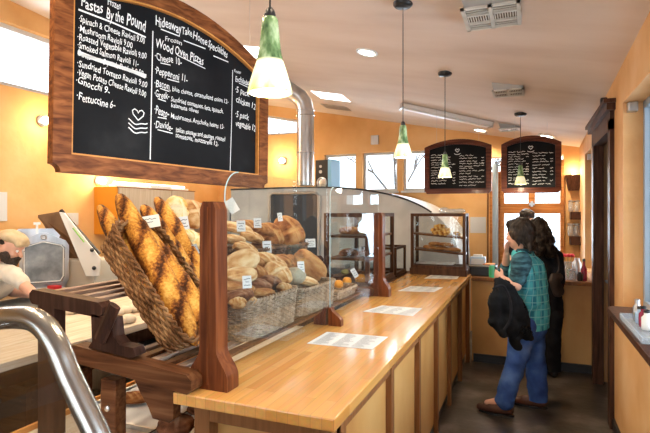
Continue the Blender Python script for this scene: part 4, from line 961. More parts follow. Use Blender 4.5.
for i,(u,v) in enumerate(((71,306),(82,305),(92,303),(70,314),(82,313),(116,316),(124,314),(118,325),(128,323),(133,312))):
    p=Pz(u,v,.905)
    if dough_p is None:
        bm=bmesh.new(); bmesh.ops.create_icosphere(bm,subdivisions=4,radius=.055)
        for q in bm.verts: q.co.z=q.co.z*.6+.026; q.co.z=max(q.co.z,0); q.co*=1+.05*noise.noise(q.co*20)
        m=MB(); m.bm(bm); o=m.build('dough_ball',dough_m,smooth=True,local=True); dough_p=o
    else: o=dough_p.copy(); COL.objects.link(o)
    o.location=(p.x,p.y,.906); o.rotation_euler=(0,0,i); tag(o,'pale dough ball resting on the floured worktable beyond the stand','dough','dough balls on the worktable')
t=thing('kitchen_counter',(-4.6,3,0),'low kitchen counter along the left wall behind the baker','counter')
MB().box(-4.88,-4.30,1.2,6.0,.83,.87,bev=.004).build('worktop',steel,t); MB().box(-4.86,-4.34,1.22,5.98,.0,.83).build('cabinet_body',offwhite,t)
# radiator-shaped slate in a metal frame
cen=Pd(44,258,4.95); t=thing('framed_slate',(cen.x,cen.y,.87),'dusty slate panel in a silver peaked frame behind the baker','panel')
T=Matrix.Translation(cen)@Matrix.Rotation(R_(50),4,'Z')@Matrix(((1,0,0,0),(0,0,-1,0),(0,1,0,0),(0,0,0,1)))@Matrix.Scale(.01,4)
# local xy in px*~1 cm
out=[(-21,-29.5),(18,-29.5),(22,-22),(22,12),(19,17),(2,25),(-3,25),(-21,17)]; inn=[(-18,-25),(15,-25),(18,-20),(18.5,10),(16,13),(1,17),(-2,17),(-18,12)]
sl_=MB(); sl_.prism([(x*.98,y) for x,y in inn],-1,1,T); sl_.build('slate',slate_m,t)
m=MB(); ring(m,out,inn,-2.2,2.2,T); m.build('frame',galv,t)
m=MB(); m.tube([T@V((x*.93,y*.93,2.3)) for x,y in inn],.006,6,closed=True); m.build('inner_bead',white_m,t)
m=MB(); m.lathe([(3,0),(3,1.2),(2.2,1.6),(1.2,1.0)],(0,21,2),20,T); m.build('round_badge',steel,t)
m=MB(); m.box(-7,-5,24,34,-.8,.8,T).box(-9,-3,33,35.5,-1,1,T); m.build('top_lever',white_m,t)
m=MB(); m.box(-21,18,-31,-29.5,-8,8,T); m.build('base_plate',steel,t)
# the same silver back cap rising behind the frame
m=MB(); m.prism([(-26,10),(-26,25),(-22,29),(8,29),(14,22),(10,10)],-7,-3,T); m.build('rear_housing',galv,t)
# folded dough machine
def Q(u,v,d): return Pd(u,v,d)
t=thing('dough_sheeter',(-4.35,4.3,.87),'brown and white folded dough sheeter with green stripe near the slate','machine')
A_=[Q(59,212,5.0),Q(64,213,5.0),Q(100,258,4.95),Q(99,276,4.95),Q(86,276,4.95)]
off=V((-.02,.03,0)); m=MB(); m.add([p for p in A_]+[p+off for p in A_],[(0,1,2,3,4),(9,8,7,6,5)]+[(i,5+i,5+(i+1)%5,(i+1)%5) for i in range(5)]); m.build('side_plate',white_m,t)
top=[Q(38,215,5.22),Q(60,211.5,5.15),Q(97,258,5.05),Q(84,268,5.25)]; th_=V((0,0,-.03)); cardb=M('brown board',[(.16,.09,.05),(.26,.16,.09)],rough=.7,scale=6.)
m=MB(); m.hexa([p+th_ for p in top],top); m.build('folded_bed',cardb,t)
m=MB(); e_=V((-.03,.04,-.02)); tr=[Q(40,217,5.2),Q(60,214,5.2),Q(88,272,5.15),Q(66,262,5.25)]; m.hexa([p+V((-.04,.04,-.03)) for p in tr],tr); m.build('underside_panel',cardb,t)
a,b_=Q(61,210.5,5.13),Q(99,254,5.03); m=MB(); m.tube([a,b_],.022,8); m.build('dark_edge',black_m,t)
a,b_=Q(73,228,4.94),Q(84,242,4.92); m=MB(); m.tube([a,b_],.008,6); m.build('green_stripe',M('green stripe',[(.25,.55,.12)]),t)
for u,v in((92,250),(94,268)):
    p=Q(u,v,4.93); m=MB(); m.ell(p,.02,10,8); m.build('knob',black_m,t)
b0=Q(82,270,5.1); m=MB(); m.box(b0.x-.26,b0.x+.22,b0.y-.05,b0.y+.30,.872,1.17,bev=.02); m.build('base_housing',offwhite,t)
p=Q(58,281,4.9); m=MB().box(p.x-.09,p.x+.02,p.y-.05,p.y+.03,.872,.93,bev=.008); tag(m.build('red_box',M('red plastic',[(.6,.02,.03)],rough=.4),org=(p.x,p.y,.872)),'small red box at the foot of the framed slate','box')
# wall cabinet
x0=-4.52; ya=Px(118,190,x0).y; yb=6.05; zt_,zb_=1.955,1.38
t=thing('wall_cabinet',(-4.7,ya,zb_),'wall cabinet with ribbed pale doors and bright orange end panel','cabinet')
MB().box(XL+.002,x0-.022,ya,yb,zb_,zt_).build('body',orange_side,t)
ym=Px(172,190,x0).y; ds=[ya+.015,ym-.004,yb-.01]
for i in range(2): 
    d_=MB().box(x0-.020,x0,ds[i]+.004,ds[i+1]-.004,zb_+.01,zt_-.012,bev=.003).build('door',pale_door,t)
    MB().box(x0,x0+.012,ds[i]+.004 if i==0 else ds[i]+.03,ds[i]+.016 if i==0 else ds[i]+.04,zb_+.10,zb_+.22).build('handle',steel,d_)
MB().box(x0-.022,x0+.004,ya,yb,zt_-.011,zt_).build('top_trim',batten_m,t)
tube_glow=emis('fluorescent tube',(1.,.93,.78),5.)
t=thing('tube_light',(-4.66,4.6,zt_),'bright tube light lying along the top of the wall cabinet','lamp')
MB().box(-4.72,-4.60,ya+.05,6.0,zt_+.002,zt_+.03).build('housing',white_m,t); MB().tube([(-4.66,ya+.08,zt_+.05),(-4.66,5.97,zt_+.05)],.018,8).build('tube',tube_glow,t)
m=MB().box(-4.60,-4.53,5.15,5.55,zt_+.002,zt_+.045,bev=.004); tag(m.build('paper_stack',paper,org=(-4.56,5.3,zt_)),'white papers lying on top of the wall cabinet','papers')
# stainless deck oven
t=thing('deck_oven',(-4.2,6.6,0),'stainless deck oven with dark control slots seen through the glass','oven')
MB().box(-4.86,-3.93,6.05,7.15,.12,1.78,bev=.01).build('body',steel,t)
for z in(1.66,1.58,1.30): MB().box(-4.5,-4.0,6.035,6.05,z,z+.025).build('vent_slot',black_m,t)
MB().box(-4.6,-4.0,6.02,6.05,.95,1.24,bev=.004).build('oven_door',black_m,t); MB().tube([(-4.55,5.99,1.26),(-4.0,5.99,1.26)],.012,8).build('door_handle',chrome,t)
for x in(-4.8,-3.99):
    for y in(6.1,7.08): MB().cyl((x,y,0),.03,.12,10).build('leg',steel,t)
# domed wood oven, arched front with dark rim
prof=[]
ex,rx,z0_,ht=-2.9,2.15,.0,1.975
for k in range(33):
    a=PI/2*k/32; c_,s_=math.cos(a),math.sin(a); prof.append((ex+rx*c_**.74,.95+(ht-.95)*s_**.74))
prof.append((-3.86,ht-.01))
poly=[(-3.86,.0),(ex+rx,.0)]+prof
t=thing('wood_fired_oven',(ex,6.5,0),'big grey plastered wood fired oven with arched top and dark rim','oven')
MB().prism(poly,5.98,YB-.03,TXZ()).build('dome_body',grey_m,t)
MB().tube([(x,5.975,z) for x,z in prof if z>1.62],.011,8).build('arch_rim',black_m,t,smooth=True)
xa_,xb_=Py(270,220,5.97).x,Py(319,220,5.97).x; mo=[(xa_,1.02),(xb_,1.02),(xb_,1.86),(xb_-.04,1.90),(xa_+.04,1.90),(xa_,1.86)]
MB().prism(mo,5.965,5.98,TXZ()).build('oven_mouth',navy,t); MB().tube([(x,5.962,z) for x,z in mo[1:]+mo[:1]],.022,6).build('mouth_surround',steel,t,smooth=True)
MB().box(-3.2,-2.1,5.80,5.98,.95,1.0,bev=.006).build('hearth_shelf',steel,t)

# wall speaker on the oven
c_=Pd(322,174,6.55); t=thing('speaker',(c_.x,c_.y,c_.z-.17),'black loudspeaker box with blue light painted on one side, beside the duct below the windows','speaker')
T=Matrix.Translation(c_)@Matrix.Rotation(R_(-8),4,'Z'); w_=.10; h_=.185
bl=M('blue lit side',[(.22,.48,.72)],rough=.5)  # blue light falling on the speaker's side, put into the colour
MB().box(-w_,w_+.0,0,.22,-h_,h_,T,bev=.006).build('cabinet',black_m,t); MB().box(w_,w_+.05,-.02,.22,-h_,h_-.0,T).build('lit_side',bl,t)
Tf=T@Matrix(((1,0,0,0),(0,0,1,0),(0,-1,0,0),(0,0,0,1)))
m=MB(); m.lathe([(.075,0),(.075,.012),(.062,.016),(.05,.004),(.02,.010)],(0,0,0),24,T@Matrix.Translation((0,-.0,-h_+.07))@Matrix.Rotation(PI/2,4,'X')); m.build('woofer',steel,t,smooth=True)
for z,r in((.03,.022),(.10,.018)): MB().lathe([(r,0),(r,.008),(r*.5,.004)],(0,0,0),14,T@Matrix.Translation((-.02,0,z))@Matrix.Rotation(PI/2,4,'X')).build('tweeter',steel,t,smooth=True)
MB().box(-w_,w_,.03,.15,-h_-.06,-h_,T).build('stand_foot',black_m,t)
# ---------------------------------------------------------------- chrome curved glass case (near left)
yf=.70
cp=[(-22,322),(0,318.5),(18,317.5),(32,319),(43,325.5),(52,337),(60,353),(68,373),(82,403),(97,434),(112,468),(124,500)]
cv=[Py(u,v,yf) for u,v in cp]; last=cv[-1]
cv+= [V((last.x+.035,yf,last.z-.12)),V((last.x+.04,yf,.80))]
def smoothpts(P,k=4):
    out=[]
    for i in range(len(P)-1):
        a,b2,c2,d2=P[max(i-1,0)],P[i],P[i+1],P[min(i+2,len(P)-1)]
        for j in range(k):
            t_=j/k; out.append(.5*((2*b2)+(-a+c2)*t_+(2*a-5*b2+4*c2-d2)*t_*t_+(-a+3*b2-3*c2+d2)*t_**3))
    out.append(P[-1]); return out
cs=smoothpts(cv,4); back=V((-1.35,yf,cv[0].z+.005))
t=thing('display_counter_case',(-.95,.1,0),'curved glass display case with thick chrome frame, nearest left','display case')
arc=[back]+cs
MB().tube(arc,.023,16).build('chrome_frame',chrome,t,smooth=True)
arc2=[V((p.x,-.75,p.z)) for p in arc]; MB().tube(arc2,.023,16).build('chrome_frame',chrome,t,smooth=True)
m=MB(); n_=len(arc); m.add([(p.x,yf-.015,p.z) for p in arc]+[(p.x,-.735,p.z) for p in arc],[(i,i+1,n_+i+1,n_+i) for i in range(n_-1)]); m.build('curved_glass',cpane,t,smooth=True)
low=arc[-1].z
m=MB(); vs=[(p.x,yf,p.z) for p in arc]+[(-1.35,yf,low)]; m.add(vs,[tuple(range(len(vs)))]); m.build('end_glass',cpane,t)
MB().box(-1.36,arc[-1].x+.02,-.76,yf+.015,.10,low-.001).build('base_cabinet',standw,t)
MB().box(-1.34,arc[-1].x-.0,-.74,yf-.02,low,low+.012).build('deck',steel,t)
MB().box(-1.30,-.86,-.70,yf-.04,1.12,1.128).build('inner_shelf',casegl,t)
MB().tube([(-1.28,yf-.06,1.14),(-.88,yf-.06,1.14)],.006,6).build('shelf_lip',edge_gold,t)
MB().tube([(-1.35,yf,low),(-1.35,yf,back.z)],.012,8).build('corner_post',chrome,t)
# ---------------------------------------------------------------- things on the ordering counter
zc=.936
def on(u,v): p=Pz(u,v,zc); return p
p=Pz(480,281,zc); y_=5.95
def xat(u,y): return Py(u,280,y).x
x=xat(481,5.86); m=MB(); m.box(x-.15,x+.17,5.80,6.02,zc,zc+.11,bev=.01); tag(m.build('cash_box',black_m,org=(x,5.9,zc)),'black box on the ordering counter left of the customers','box')
x=xat(478,6.12); t=thing('napkin_dispenser',(x,6.12,zc),'blue and white napkin dispenser behind the black box','dispenser')
MB().box(x-.085,x+.085,6.06,6.18,zc,zc+.19,bev=.01).build('body',M('pale blue',[(.42,.58,.78)],rough=.4),t); MB().box(x-.07,x+.07,6.05,6.06,zc+.10,zc+.17).build('front_label',white_m,t); MB().box(x-.05,x+.05,6.09,6.15,zc+.19,zc+.215).build('napkins',white_m,t)
x=xat(489,6.10); m=MB(); m.box(x-.06,x+.06,6.03,6.17,zc,zc+.10,bev=.01).box(x-.065,x+.065,6.02,6.18,zc+.10,zc+.115); tag(m.build('orange_box',M('orange plastic',[(.75,.25,.03)],rough=.5),org=(x,6.1,zc)),'small orange topped box right of the napkin dispenser','box')
def vessel(u,y,h,r,mat,name,lab,cat,prof=None,lid=None):
    x=xat(u,y); t=thing(name,(x,y,zc),lab,cat); pr=prof or [(r*.85,0),(r,.01),(r,h*.75),(r*.6,h*.88),(r*.6,h)]
    MB().lathe(pr,(x,y,zc),18).build('body',mat,t,smooth=True)
    if lid: MB().lathe([(lid[0],0),(lid[0],lid[1]),(lid[0]*.4,lid[1]+.01)],(x,y,zc+h),14).build('lid',lid[2],t)
    return t
redp=M('red petals',[(.75,.03,.08),(.85,.08,.14)],rough=.6,scale=30.); leafm=M('green leaf',[(.08,.22,.06)])
t=vessel(568,5.86,.19,.05,clearp,'flower_jar','glass jar with red flowers at the right of the ordering counter','flower jar',prof=[(.045,0),(.05,.01),(.05,.14),(.035,.16),(.042,.19)])
x=xat(568,5.86)
for k in range(3): dx_=(k-1)*.035; MB().tube([(x,5.86,zc+.02),(x+dx_,5.86+.01*k,zc+.24)],.003,5).build('stem',leafm,t)
for k in range(3):
    dx_=(k-1)*.035; m=MB()
    for q in range(7): a=q*.9; m.ell((x+dx_+.014*math.cos(a),5.86+.01*k+.014*math.sin(a),zc+.25+.01*(q%2)),(.018,.018,.014),8,6)
    m.build('flower',redp,t,smooth=True)
vessel(559,6.05,.16,.035,M('brown paper',[(.16,.09,.05)]),'paper_cup','brown paper cup left of the flower jar','cup')
vessel(577,6.00,.22,.045,steel,'metal_pitcher','steel pitcher just right of the flower jar','pitcher')
vessel(584,5.84,.20,.030,M('dark red glass',[(.25,.01,.04)],rough=.2),'sauce_bottle','dark red sauce bottle at the right end of the ordering counter','bottle',prof=[(.028,0),(.03,.01),(.03,.12),(.012,.16),(.012,.20)],lid=(.014,.02,black_m))
vessel(573,5.82,.10,.03,clearp,'sugar_jar','small clear sugar jar in front of the steel pitcher','jar',lid=(.032,.012,steel))
vessel(580,5.80,.09,.028,black_m,'spice_tin','small black tin beside the dark red bottle','tin')
vessel(562,5.80,.08,.03,white_m,'sugar_bowl','small white bowl left of the flower jar','bowl')
vessel(507,6.16,.13,.035,white_m,'paper_cup','white paper cup on the counter behind the customers','cup')
# condiment dispensers on two wall brackets near the corner
for (u,v,lab,s_) in((572,214,'upper wooden bracket shelf with clear dispensers in the back right corner',1),(572,238,'lower wooden bracket shelf with clear dispensers in the back right corner',1.15)):
    p=Py(u,v,YB); x_,z_=p.x,p.z
    t=thing('bracket_shelf',(x_,YB-.01,z_),lab,'shelf'); MB().box(x_-.03*s_,x_+.09*s_,YB-.20,YB-.002,z_-.07*s_,z_+.03,bev=.004).build('wooden_block',doorw,t)
    for k in range(2):
        xx=x_-.02*s_+.07*k; q=thing('clear_dispenser',(xx,YB-.1,z_+.031),('left' if k==0 else 'right')+' clear dispenser standing on the '+('upper' if s_==1 else 'lower')+' bracket shelf','dispenser')
        MB().lathe([(.025*s_,0),(.032*s_,.02),(.032*s_,.10*s_),(.02,.12*s_)],(xx,YB-.1,z_+.031),14).build('jar',clearp,q,smooth=True); MB().lathe([(.033*s_,0),(.033*s_,.02),(.01,.025)],(xx,YB-.1,z_+.031+.12*s_),14).build('lid',steel,q)
# things on the right wall ledge
for i,(y,h,r,mt,lab) in enumerate(((3.16,.10,.022,steel,'small steel shaker first on the right wall ledge'),(3.08,.075,.024,MATS['pale blue'],'pale blue tub second on the right wall ledge'),(3.0,.09,.022,MATS['dark red glass'],'dark red bottle third on the right wall ledge'),(2.92,.085,.024,white_m,'white bottle fourth on the right wall ledge'))):
    x_=XR-.055; m=MB(); m.lathe([(r*.9,0),(r,.006),(r,h*.7),(r*.55,h*.85),(r*.55,h)],(x_,y,1.056),16); t=m.build('condiment_bottle',mt,org=(x_,y,1.056),smooth=True); tag(t,lab,'condiment')
    MB().lathe([(r*.6,0),(r*.6,.012),(.004,.016)],(x_,y,1.056+h),12).build('cap',black_m if i!=0 else steel,t)
m=MB(); m.box(XR-.13,XR-.01,2.62,3.22,1.056,1.060).box(XR-.13,XR-.125,2.62,3.22,1.06,1.085).box(XR-.015,XR-.01,2.62,3.22,1.06,1.085).box(XR-.125,XR-.015,2.62,2.625,1.06,1.085).box(XR-.125,XR-.015,3.215,3.22,1.06,1.085)
o=m.build('condiment_tray',clearp,org=(XR-.07,2.9,1.056)); tag(o,'clear shallow tray holding condiments on the right wall ledge','tray')
for o_ in COL.objects:
    if o_.name.startswith('condiment_bottle'): o_.location.z+=.006
p=(XR-.06,2.48,1.056); m=MB(); m.box(p[0]-.05,p[0]+.05,2.42,2.54,1.057,1.09,bev=.004); tag(m.build('dark_box',doorw,org=p),'small brown box on the right wall ledge at the photo edge','box')
# ---------------------------------------------------------------- people
def hand_prims(w,dirv,palm,side,s=1.,curl=.5):
    """w wrist; dirv towards fingertips; palm = direction the palm faces; side = thumb side"""
    w=V(w); d=V(dirv).normalized(); pn=V(palm); pn=(pn-d*pn.dot(d)).normalized(); sd=d.cross(pn)
    if sd.dot(V(side))<0: sd=-sd
    P=[('c',w-d*.01*s,w+d*.05*s,.021*s,.024*s,(pn,.75)),('c',w+d*.03*s+sd*.018*s,w+d*.075*s+sd*.022*s,.014*s,.013*s),('c',w+d*.03*s-sd*.016*s,w+d*.07*s-sd*.022*s,.014*s,.012*s),('c',w+d*.05*s,w+d*.08*s,.018*s,.015*s)]
    for off,L,c_ in((.030,.068,.9),(.0105,.078,1.),(-.010,.072,1.),(-.029,.056,1.1)):
        b0=w+d*.078*s+sd*off*s; a=curl*.6*c_; d1=d*math.cos(a)+pn*math.sin(a); b1=b0+d1*L*.45*s; a2=curl*1.6*c_; d2=d*math.cos(a2)+pn*math.sin(a2); b2=b1+d2*L*.33*s; a3=curl*2.3*c_; d3=d*math.cos(a3)+pn*math.sin(a3); b3=b2+d3*L*.25*s
        P+=[('c',b0,b1,.0098*s,.0088*s),('c',b1,b2,.0088*s,.008*s),('c',b2,b3,.008*s,.007*s)]
    t0=w+d*.02*s+sd*.025*s; t1=t0+(d*.6+sd*.75+pn*.25).normalized()*.036*s; t2=t1+(d*.9+sd*.25+pn*.4).normalized()*.034*s
    return P+[('c',t0,t1,.013*s,.0105*s),('c',t1,t2,.0105*s,.0085*s)]
def head_prims(c,face,s=1.,up=V((0,0,1))):
    """c centre of the skull; face = facing direction; full head height .23*s"""
    c=V(c); f=V(face).normalized(); u=(V(up)-f*f.dot(V(up))).normalized(); r=f.cross(u)
    Rm=Matrix(((f.x,r.x,u.x),(f.y,r.y,u.y),(f.z,r.z,u.z))).to_euler()
    g=lambda a,b_,h: c+f*a*s+r*b_*s+u*h*s
    P=[('e',g(-.008,0,.025),(.095*s,.076*s,.090*s),Rm),('e',g(.012,0,-.035),(.072*s,.062*s,.080*s),Rm),('e',g(.055,0,-.085),(.030*s,.032*s,.026*s),Rm),
       ('c',g(.082,0,.012),g(.108,0,-.028),.009*s,.014*s),('e',g(.083,0,-.060),(.016*s,.024*s,.010*s),Rm),('e',g(.070,0,.028),(.020*s,.050*s,.012*s),Rm)]
    for k in(-1,1): P+=[('e',g(-.005,.076*k,-.010),(.020*s,.008*s,.032*s),Rm),('e',g(.060,.036*k,-.030),(.022*s,.020*s,.020*s),Rm)]
    return P,g,Rm
def eyes(g,Rm,t,s=1.):
    for k in(-1,1):
        T=Matrix.Translation(g(.083,.030*k,.006)); m=MB(); m.ell((0,0,0),.0105*s,12,8,T); m.build('eye',white_m,t,smooth=True)
        T=Matrix.Translation(g(.0915,.030*k,.005)); m=MB(); m.ell((0,0,0),.0045*s,8,6,T); m.build('iris',black_m,t,smooth=True)
# --- customer in the teal plaid shirt (walks to the left, seen from the side and slightly behind)
base=V((-.10,4.45,0)); t=thing('person',base,'person in teal plaid shirt and blue jeans with black jacket over forearm','person')
D=4.17; J=lambda u,v,d=D: Pd(u,v,d)
face=V((-.86,.50,-.12)); hd=J(519.5,234,4.17); HS=1.08
hp,g,Rm=head_prims(hd,face,HS)
neckb=J(523,256,4.19); chest=J(527,270,4.19); waist=J(530,298,4.19); pel=J(529,320,4.19)
nS,fS=J(521,264,4.00),J(527,262,4.36)
nE,nW=J(516.5,286,3.93),J(503,279,4.00)
fE,fW=J(505,272,4.36),J(506.5,254,4.24)
hipN,hipF=J(524,326,4.11),J(532,326,4.27)
kN,aN=J(516,362,4.05),J(504,399,4.06); kF,aF=J(536,363,4.25),J(537,398,4.22)
lat=V((.3,.95,0)).normalized()
body=hp+[('c',g(-.015,0,-.05),neckb,.052,.060),('c',neckb,chest,.085,.115,(lat,1.25)),('c',chest,waist,.115,.115,(lat,1.25)),('c',waist,pel,.115,.12,(lat,1.3)),
 ('c',neckb,nS,.06,.055),('c',neckb,fS,.06,.055),('c',nS,nE,.052,.040),('c',nE,nW,.040,.027),('c',fS,fE,.052,.040),('c',fE,fW,.040,.027),
 ('c',hipN,kN,.085,.055),('c',kN,aN,.054,.036),('c',hipF,kF,.085,.055),('c',kF,aF,.054,.036),('c',aN-V((0,0,.01)),aN+V((-.13,.02,-.055)),.034,.026),('c',aF-V((0,0,.01)),aF+V((-.13,.02,-.045)),.034,.026)]
body+=hand_prims(nW,(nW-nE)+V((-.03,0,.035)),V((.2,.75,0)),V((0,0,1)),.95,.55)
body+=hand_prims(fW,V((.05,-.05,1)),V((.6,-.3,0)),V((0,-1,0)),.9,.6)
organic('body',body,skin,t,vox=.0085,sm=3)
eyes(g,Rm,t,HS)
fh=g
hair=[('e',fh(-.022,0,.045),(.108,.094,.090),Rm),('e',fh(-.06,0,-.015),(.070,.088,.095),Rm),('e',fh(.045,0,.085),(.055,.070,.036),Rm),('e',fh(-.065,.02,-.085),(.050,.060,.055),Rm),('e',fh(-.01,-.072,.005),(.055,.030,.060),Rm),('e',fh(-.01,.072,.005),(.055,.030,.060),Rm),('c',fh(-.09,-.04,-.09),fh(-.10,-.05,-.13),.030,.012),('c',fh(-.085,.04,-.09),fh(-.10,.05,-.135),.030,.012),('c',fh(-.03,-.08,-.04),fh(-.035,-.085,-.09),.024,.01)]
organic('hair',hair,hair_d,t,vox=.009,sm=2,nz=.012,nsc=22.)
# shirt body: loose, hem below the hips
shirt=[('c',neckb+V((0,0,-.01)),chest,.095,.145,(lat,1.22)),('c',chest,waist,.145,.150,(lat,1.15)),('c',waist,J(529,325,4.19),.150,.160,(lat,1.12)),('c',neckb,nS,.070,.072),('c',neckb,fS,.070,.072),('c',J(522,262,4.03),J(529,300,4.1),.08,.10)]
organic('shirt',shirt,pl,t,vox=.012,sm=5,nz=.012,nsc=7.,cut=[(J(529,327.5,4.19),(0.06,0,-1)),(neckb+V((0,0,.050)),(0,0,1))])
organic('collar',[('c',neckb+V((-.03,-.06,.04)),neckb+V((.03,-.06,.05)),.030,.032),('c',neckb+V((.04,-.05,.045)),neckb+V((.04,.07,.045)),.034,.034),('c',neckb+V((-.06,.05,.03)),neckb+V((.03,.08,.04)),.028,.03)],sleeve_m,t,vox=.009,sm=3)
sE=nS.lerp(nE,.66); organic('sleeve',[('c',nS+V((0,0,.01)),sE,.084,.068)],sleeve_m,t,vox=.009,sm=3,nz=.010,nsc=12.)
organic('sleeve',[('c',fS,fE,.080,.062),('c',fE,fE.lerp(fW,.30),.062,.052)],sleeve_m,t,vox=.009,sm=3,nz=.009,nsc=12.)
je=[('c',J(529,316,4.19),J(529,326,4.19),.135,.14,(lat,1.15)),('c',hipN,kN,.108,.086),('c',kN,aN+V((.005,0,-.005)),.084,.078),('c',hipF,kF,.108,.086),('c',kF,aF+V((.005,0,-.005)),.084,.078)]
organic('jeans',je,jeans_m,t,vox=.011,sm=3,nz=.014,nsc=9.,cut=[((0,0,.062),(0,0,-1))])
for a in(aN,aF):
    z0=.0; c_=V((a.x,a.y,0)); dr=V((-.98,.15,0)).normalized(); 
    o=organic('shoe',[('c',c_+V((.03,0,.055)),c_+dr*.10+V((0,0,.045)),.048,.044),('c',c_+dr*.08+V((0,0,.042)),c_+dr*.185+V((0,0,.034)),.044,.036,(V((0,0,1)),.85)),('c',c_+V((.02,0,.075)),c_+V((.01,0,.105)),.046,.044)],shoe_m,t,vox=.007,sm=3,fn=lambda q:V((q.x,q.y,max(q.z,.012))))
    m=MB(); n_=20; sd=V((-dr.y,dr.x,0)); P=[]
    for k in range(n_): al=2*PI*k/n_; P.append(c_+dr*(.062+.142*math.cos(al))+sd*(.048+.006*math.cos(al))*math.sin(al))
    m.add([(p.x,p.y,.001) for p in P]+[(p.x,p.y,.016) for p in P],[tuple(range(n_)),tuple(range(2*n_-1,n_-1,-1))]+[(k,(k+1)%n_,n_+(k+1)%n_,n_+k) for k in range(n_)]); m.build('sole',black_m,o)
# jacket hanging from the near forearm: separate thing
jt=J(507,282,3.90)
jk=[('c',J(499,282,3.93),J(510,289,3.90),.045,.050),('c',J(499,287,3.91),J(496,305,3.90),.052,.068),('c',J(496,300,3.90),J(496,318,3.90),.072,.065),('c',J(511,292,3.90),J(517,312,3.90),.055,.085),
    ('c',J(508,300,3.9),J(512,328,3.9),.085,.080),('c',J(517,315,3.9),J(526,334,3.92),.080,.055),('c',J(510,325,3.9),J(517,347,3.92),.070,.038),('c',J(495,315,3.9),J(504,332,3.9),.060,.05),('c',J(524,330,3.92),J(531,338,3.92),.045,.03)]
vn=V((-.38,.92,0)).normalized()
jk=[p if len(p)>5 else p+((vn,.62),) for p in jk]
o=organic('jacket',jk,jacket_m,None,vox=.009,sm=2,nz=.026,nsc=8.); tag(o,'black jacket draped over the forearm of the person in teal plaid','jacket')
m=MB(); pts_=[J(u,v,3.76+.0*v) for u,v in((495,287),(503,286),(508,294),(511,306),(510,320),(504,330))]; m.tube(smoothpts(pts_,4),.010,7); m.build('hood_seam',blackcloth,o,smooth=True)
# green can in the near hand
p=nW+V((-.085,.02,.055)); t2=thing('drink_can',p-V((0,0,.05)),'small green can held in the hand of the plaid shirted person','can')
m=MB(); m.lathe([(.018,0),(.024,.006),(.024,.09),(.019,.10)],tuple(p-V((0,0,.05))),18); m.build('body',M('green can',[(.02,.22,.08),(.04,.30,.12)],rough=.3,scale=20.),t2,smooth=True)
m=MB(); m.cyl(tuple(p+V((0,0,.0501))),.018,.003,14); m.build('lid',steel,t2)
# --- woman with long wavy dark hair
D2=4.95; W=lambda u,v,d=D2: Pd(u,v,d)
t=thing('person',(W(553,377).x,W(553,377).y,0),'person in black clothes with long wavy dark hair and shoulder bag','person')
hd=W(537,231,4.9); face=V((-.55,.83,-.05)); hp,g,Rm=head_prims(hd,face,1.)
nb=W(542,248,4.92); ch=W(545,266,4.95); wa=W(547,290,4.95); pe=W(547,312,4.95); lat=V((.83,.55,0)).normalized()
sR,sL=W(557,256,4.85) ,W(531,256,5.0); eR,wR=W(560,282,4.82),W(553,300,4.9); eL,wL=W(528,282,5.1),W(520,276,5.2)
hR,hL=W(552,316,4.9),W(543,316,5.0); kR,aR=W(553,345,4.93),W(554,371,4.98); kL,aL=W(543,345,5.02),W(541,369,5.08)
ff=V((-.35,.9,0)).normalized()
body=hp+[('c',g(-.015,0,-.05),nb,.045,.05),('c',nb,ch,.07,.10,(lat,1.3)),('c',ch,wa,.10,.09,(lat,1.2)),('c',wa,pe,.09,.11,(lat,1.3)),('c',nb,sR,.05,.048),('c',nb,sL,.05,.048),('c',sR,eR,.044,.034),('c',eR,wR,.034,.024),('c',sL,eL,.044,.034),('c',eL,wL,.034,.024),('c',hR,kR,.08,.05),('c',kR,aR,.05,.034),('c',hL,kL,.08,.05),('c',kL,aL,.05,.034),('c',aR,aR+ff*.11-V((0,0,.045)),.032,.025),('c',aL,aL+ff*.11-V((0,0,.045)),.032,.025)]
body+=hand_prims(wR,V((-.3,.3,-.4)),V((-.7,0,0)),V((0,1,0)),.9,.5)+hand_prims(wL,V((-.5,.8,-.1)),V((0,0,-1)),V((0,0,1)),.9,.4)
organic('body',body,skin,t,vox=.009,sm=3); eyes(g,Rm,t)
organic('hair',[('e',g(-.02,0,.045),(.104,.090,.088),Rm),('e',g(-.065,0,-.03),(.070,.092,.10),Rm),('c',g(-.085,.03,-.06),g(-.13,.05,-.21),.075,.055),('c',g(-.085,-.03,-.06),g(-.12,-.05,-.20),.075,.05),('c',g(-.04,.085,-.02),g(-.06,.10,-.20),.045,.035),('c',g(-.03,-.08,-.02),g(-.05,-.09,-.17),.04,.03)],hair_d,t,vox=.010,sm=2,nz=.022,nsc=18.)
organic('top',[('c',nb,ch,.085,.125,(lat,1.3)),('c',ch,wa,.125,.115,(lat,1.2)),('c',wa,pe,.115,.14,(lat,1.25)),('c',nb,sR,.062,.062),('c',nb,sL,.062,.062),('c',sR,eR,.060,.050),('c',eR,eR.lerp(wR,.9),.05,.036),('c',sL,eL,.06,.05),('c',eL,eL.lerp(wL,.9),.05,.036)],blackcloth,t,vox=.011,sm=4,nz=.008,nsc=10.)
organic('trousers',[('c',pe,(hR+hL)/2,.12,.125,(lat,1.2)),('c',hR,kR,.10,.075),('c',kR,aR,.075,.062),('c',hL,kL,.10,.075),('c',kL,aL,.075,.062)],blackcloth,t,vox=.011,sm=3,nz=.008,nsc=10.,cut=[((0,0,.07),(0,0,-1))])
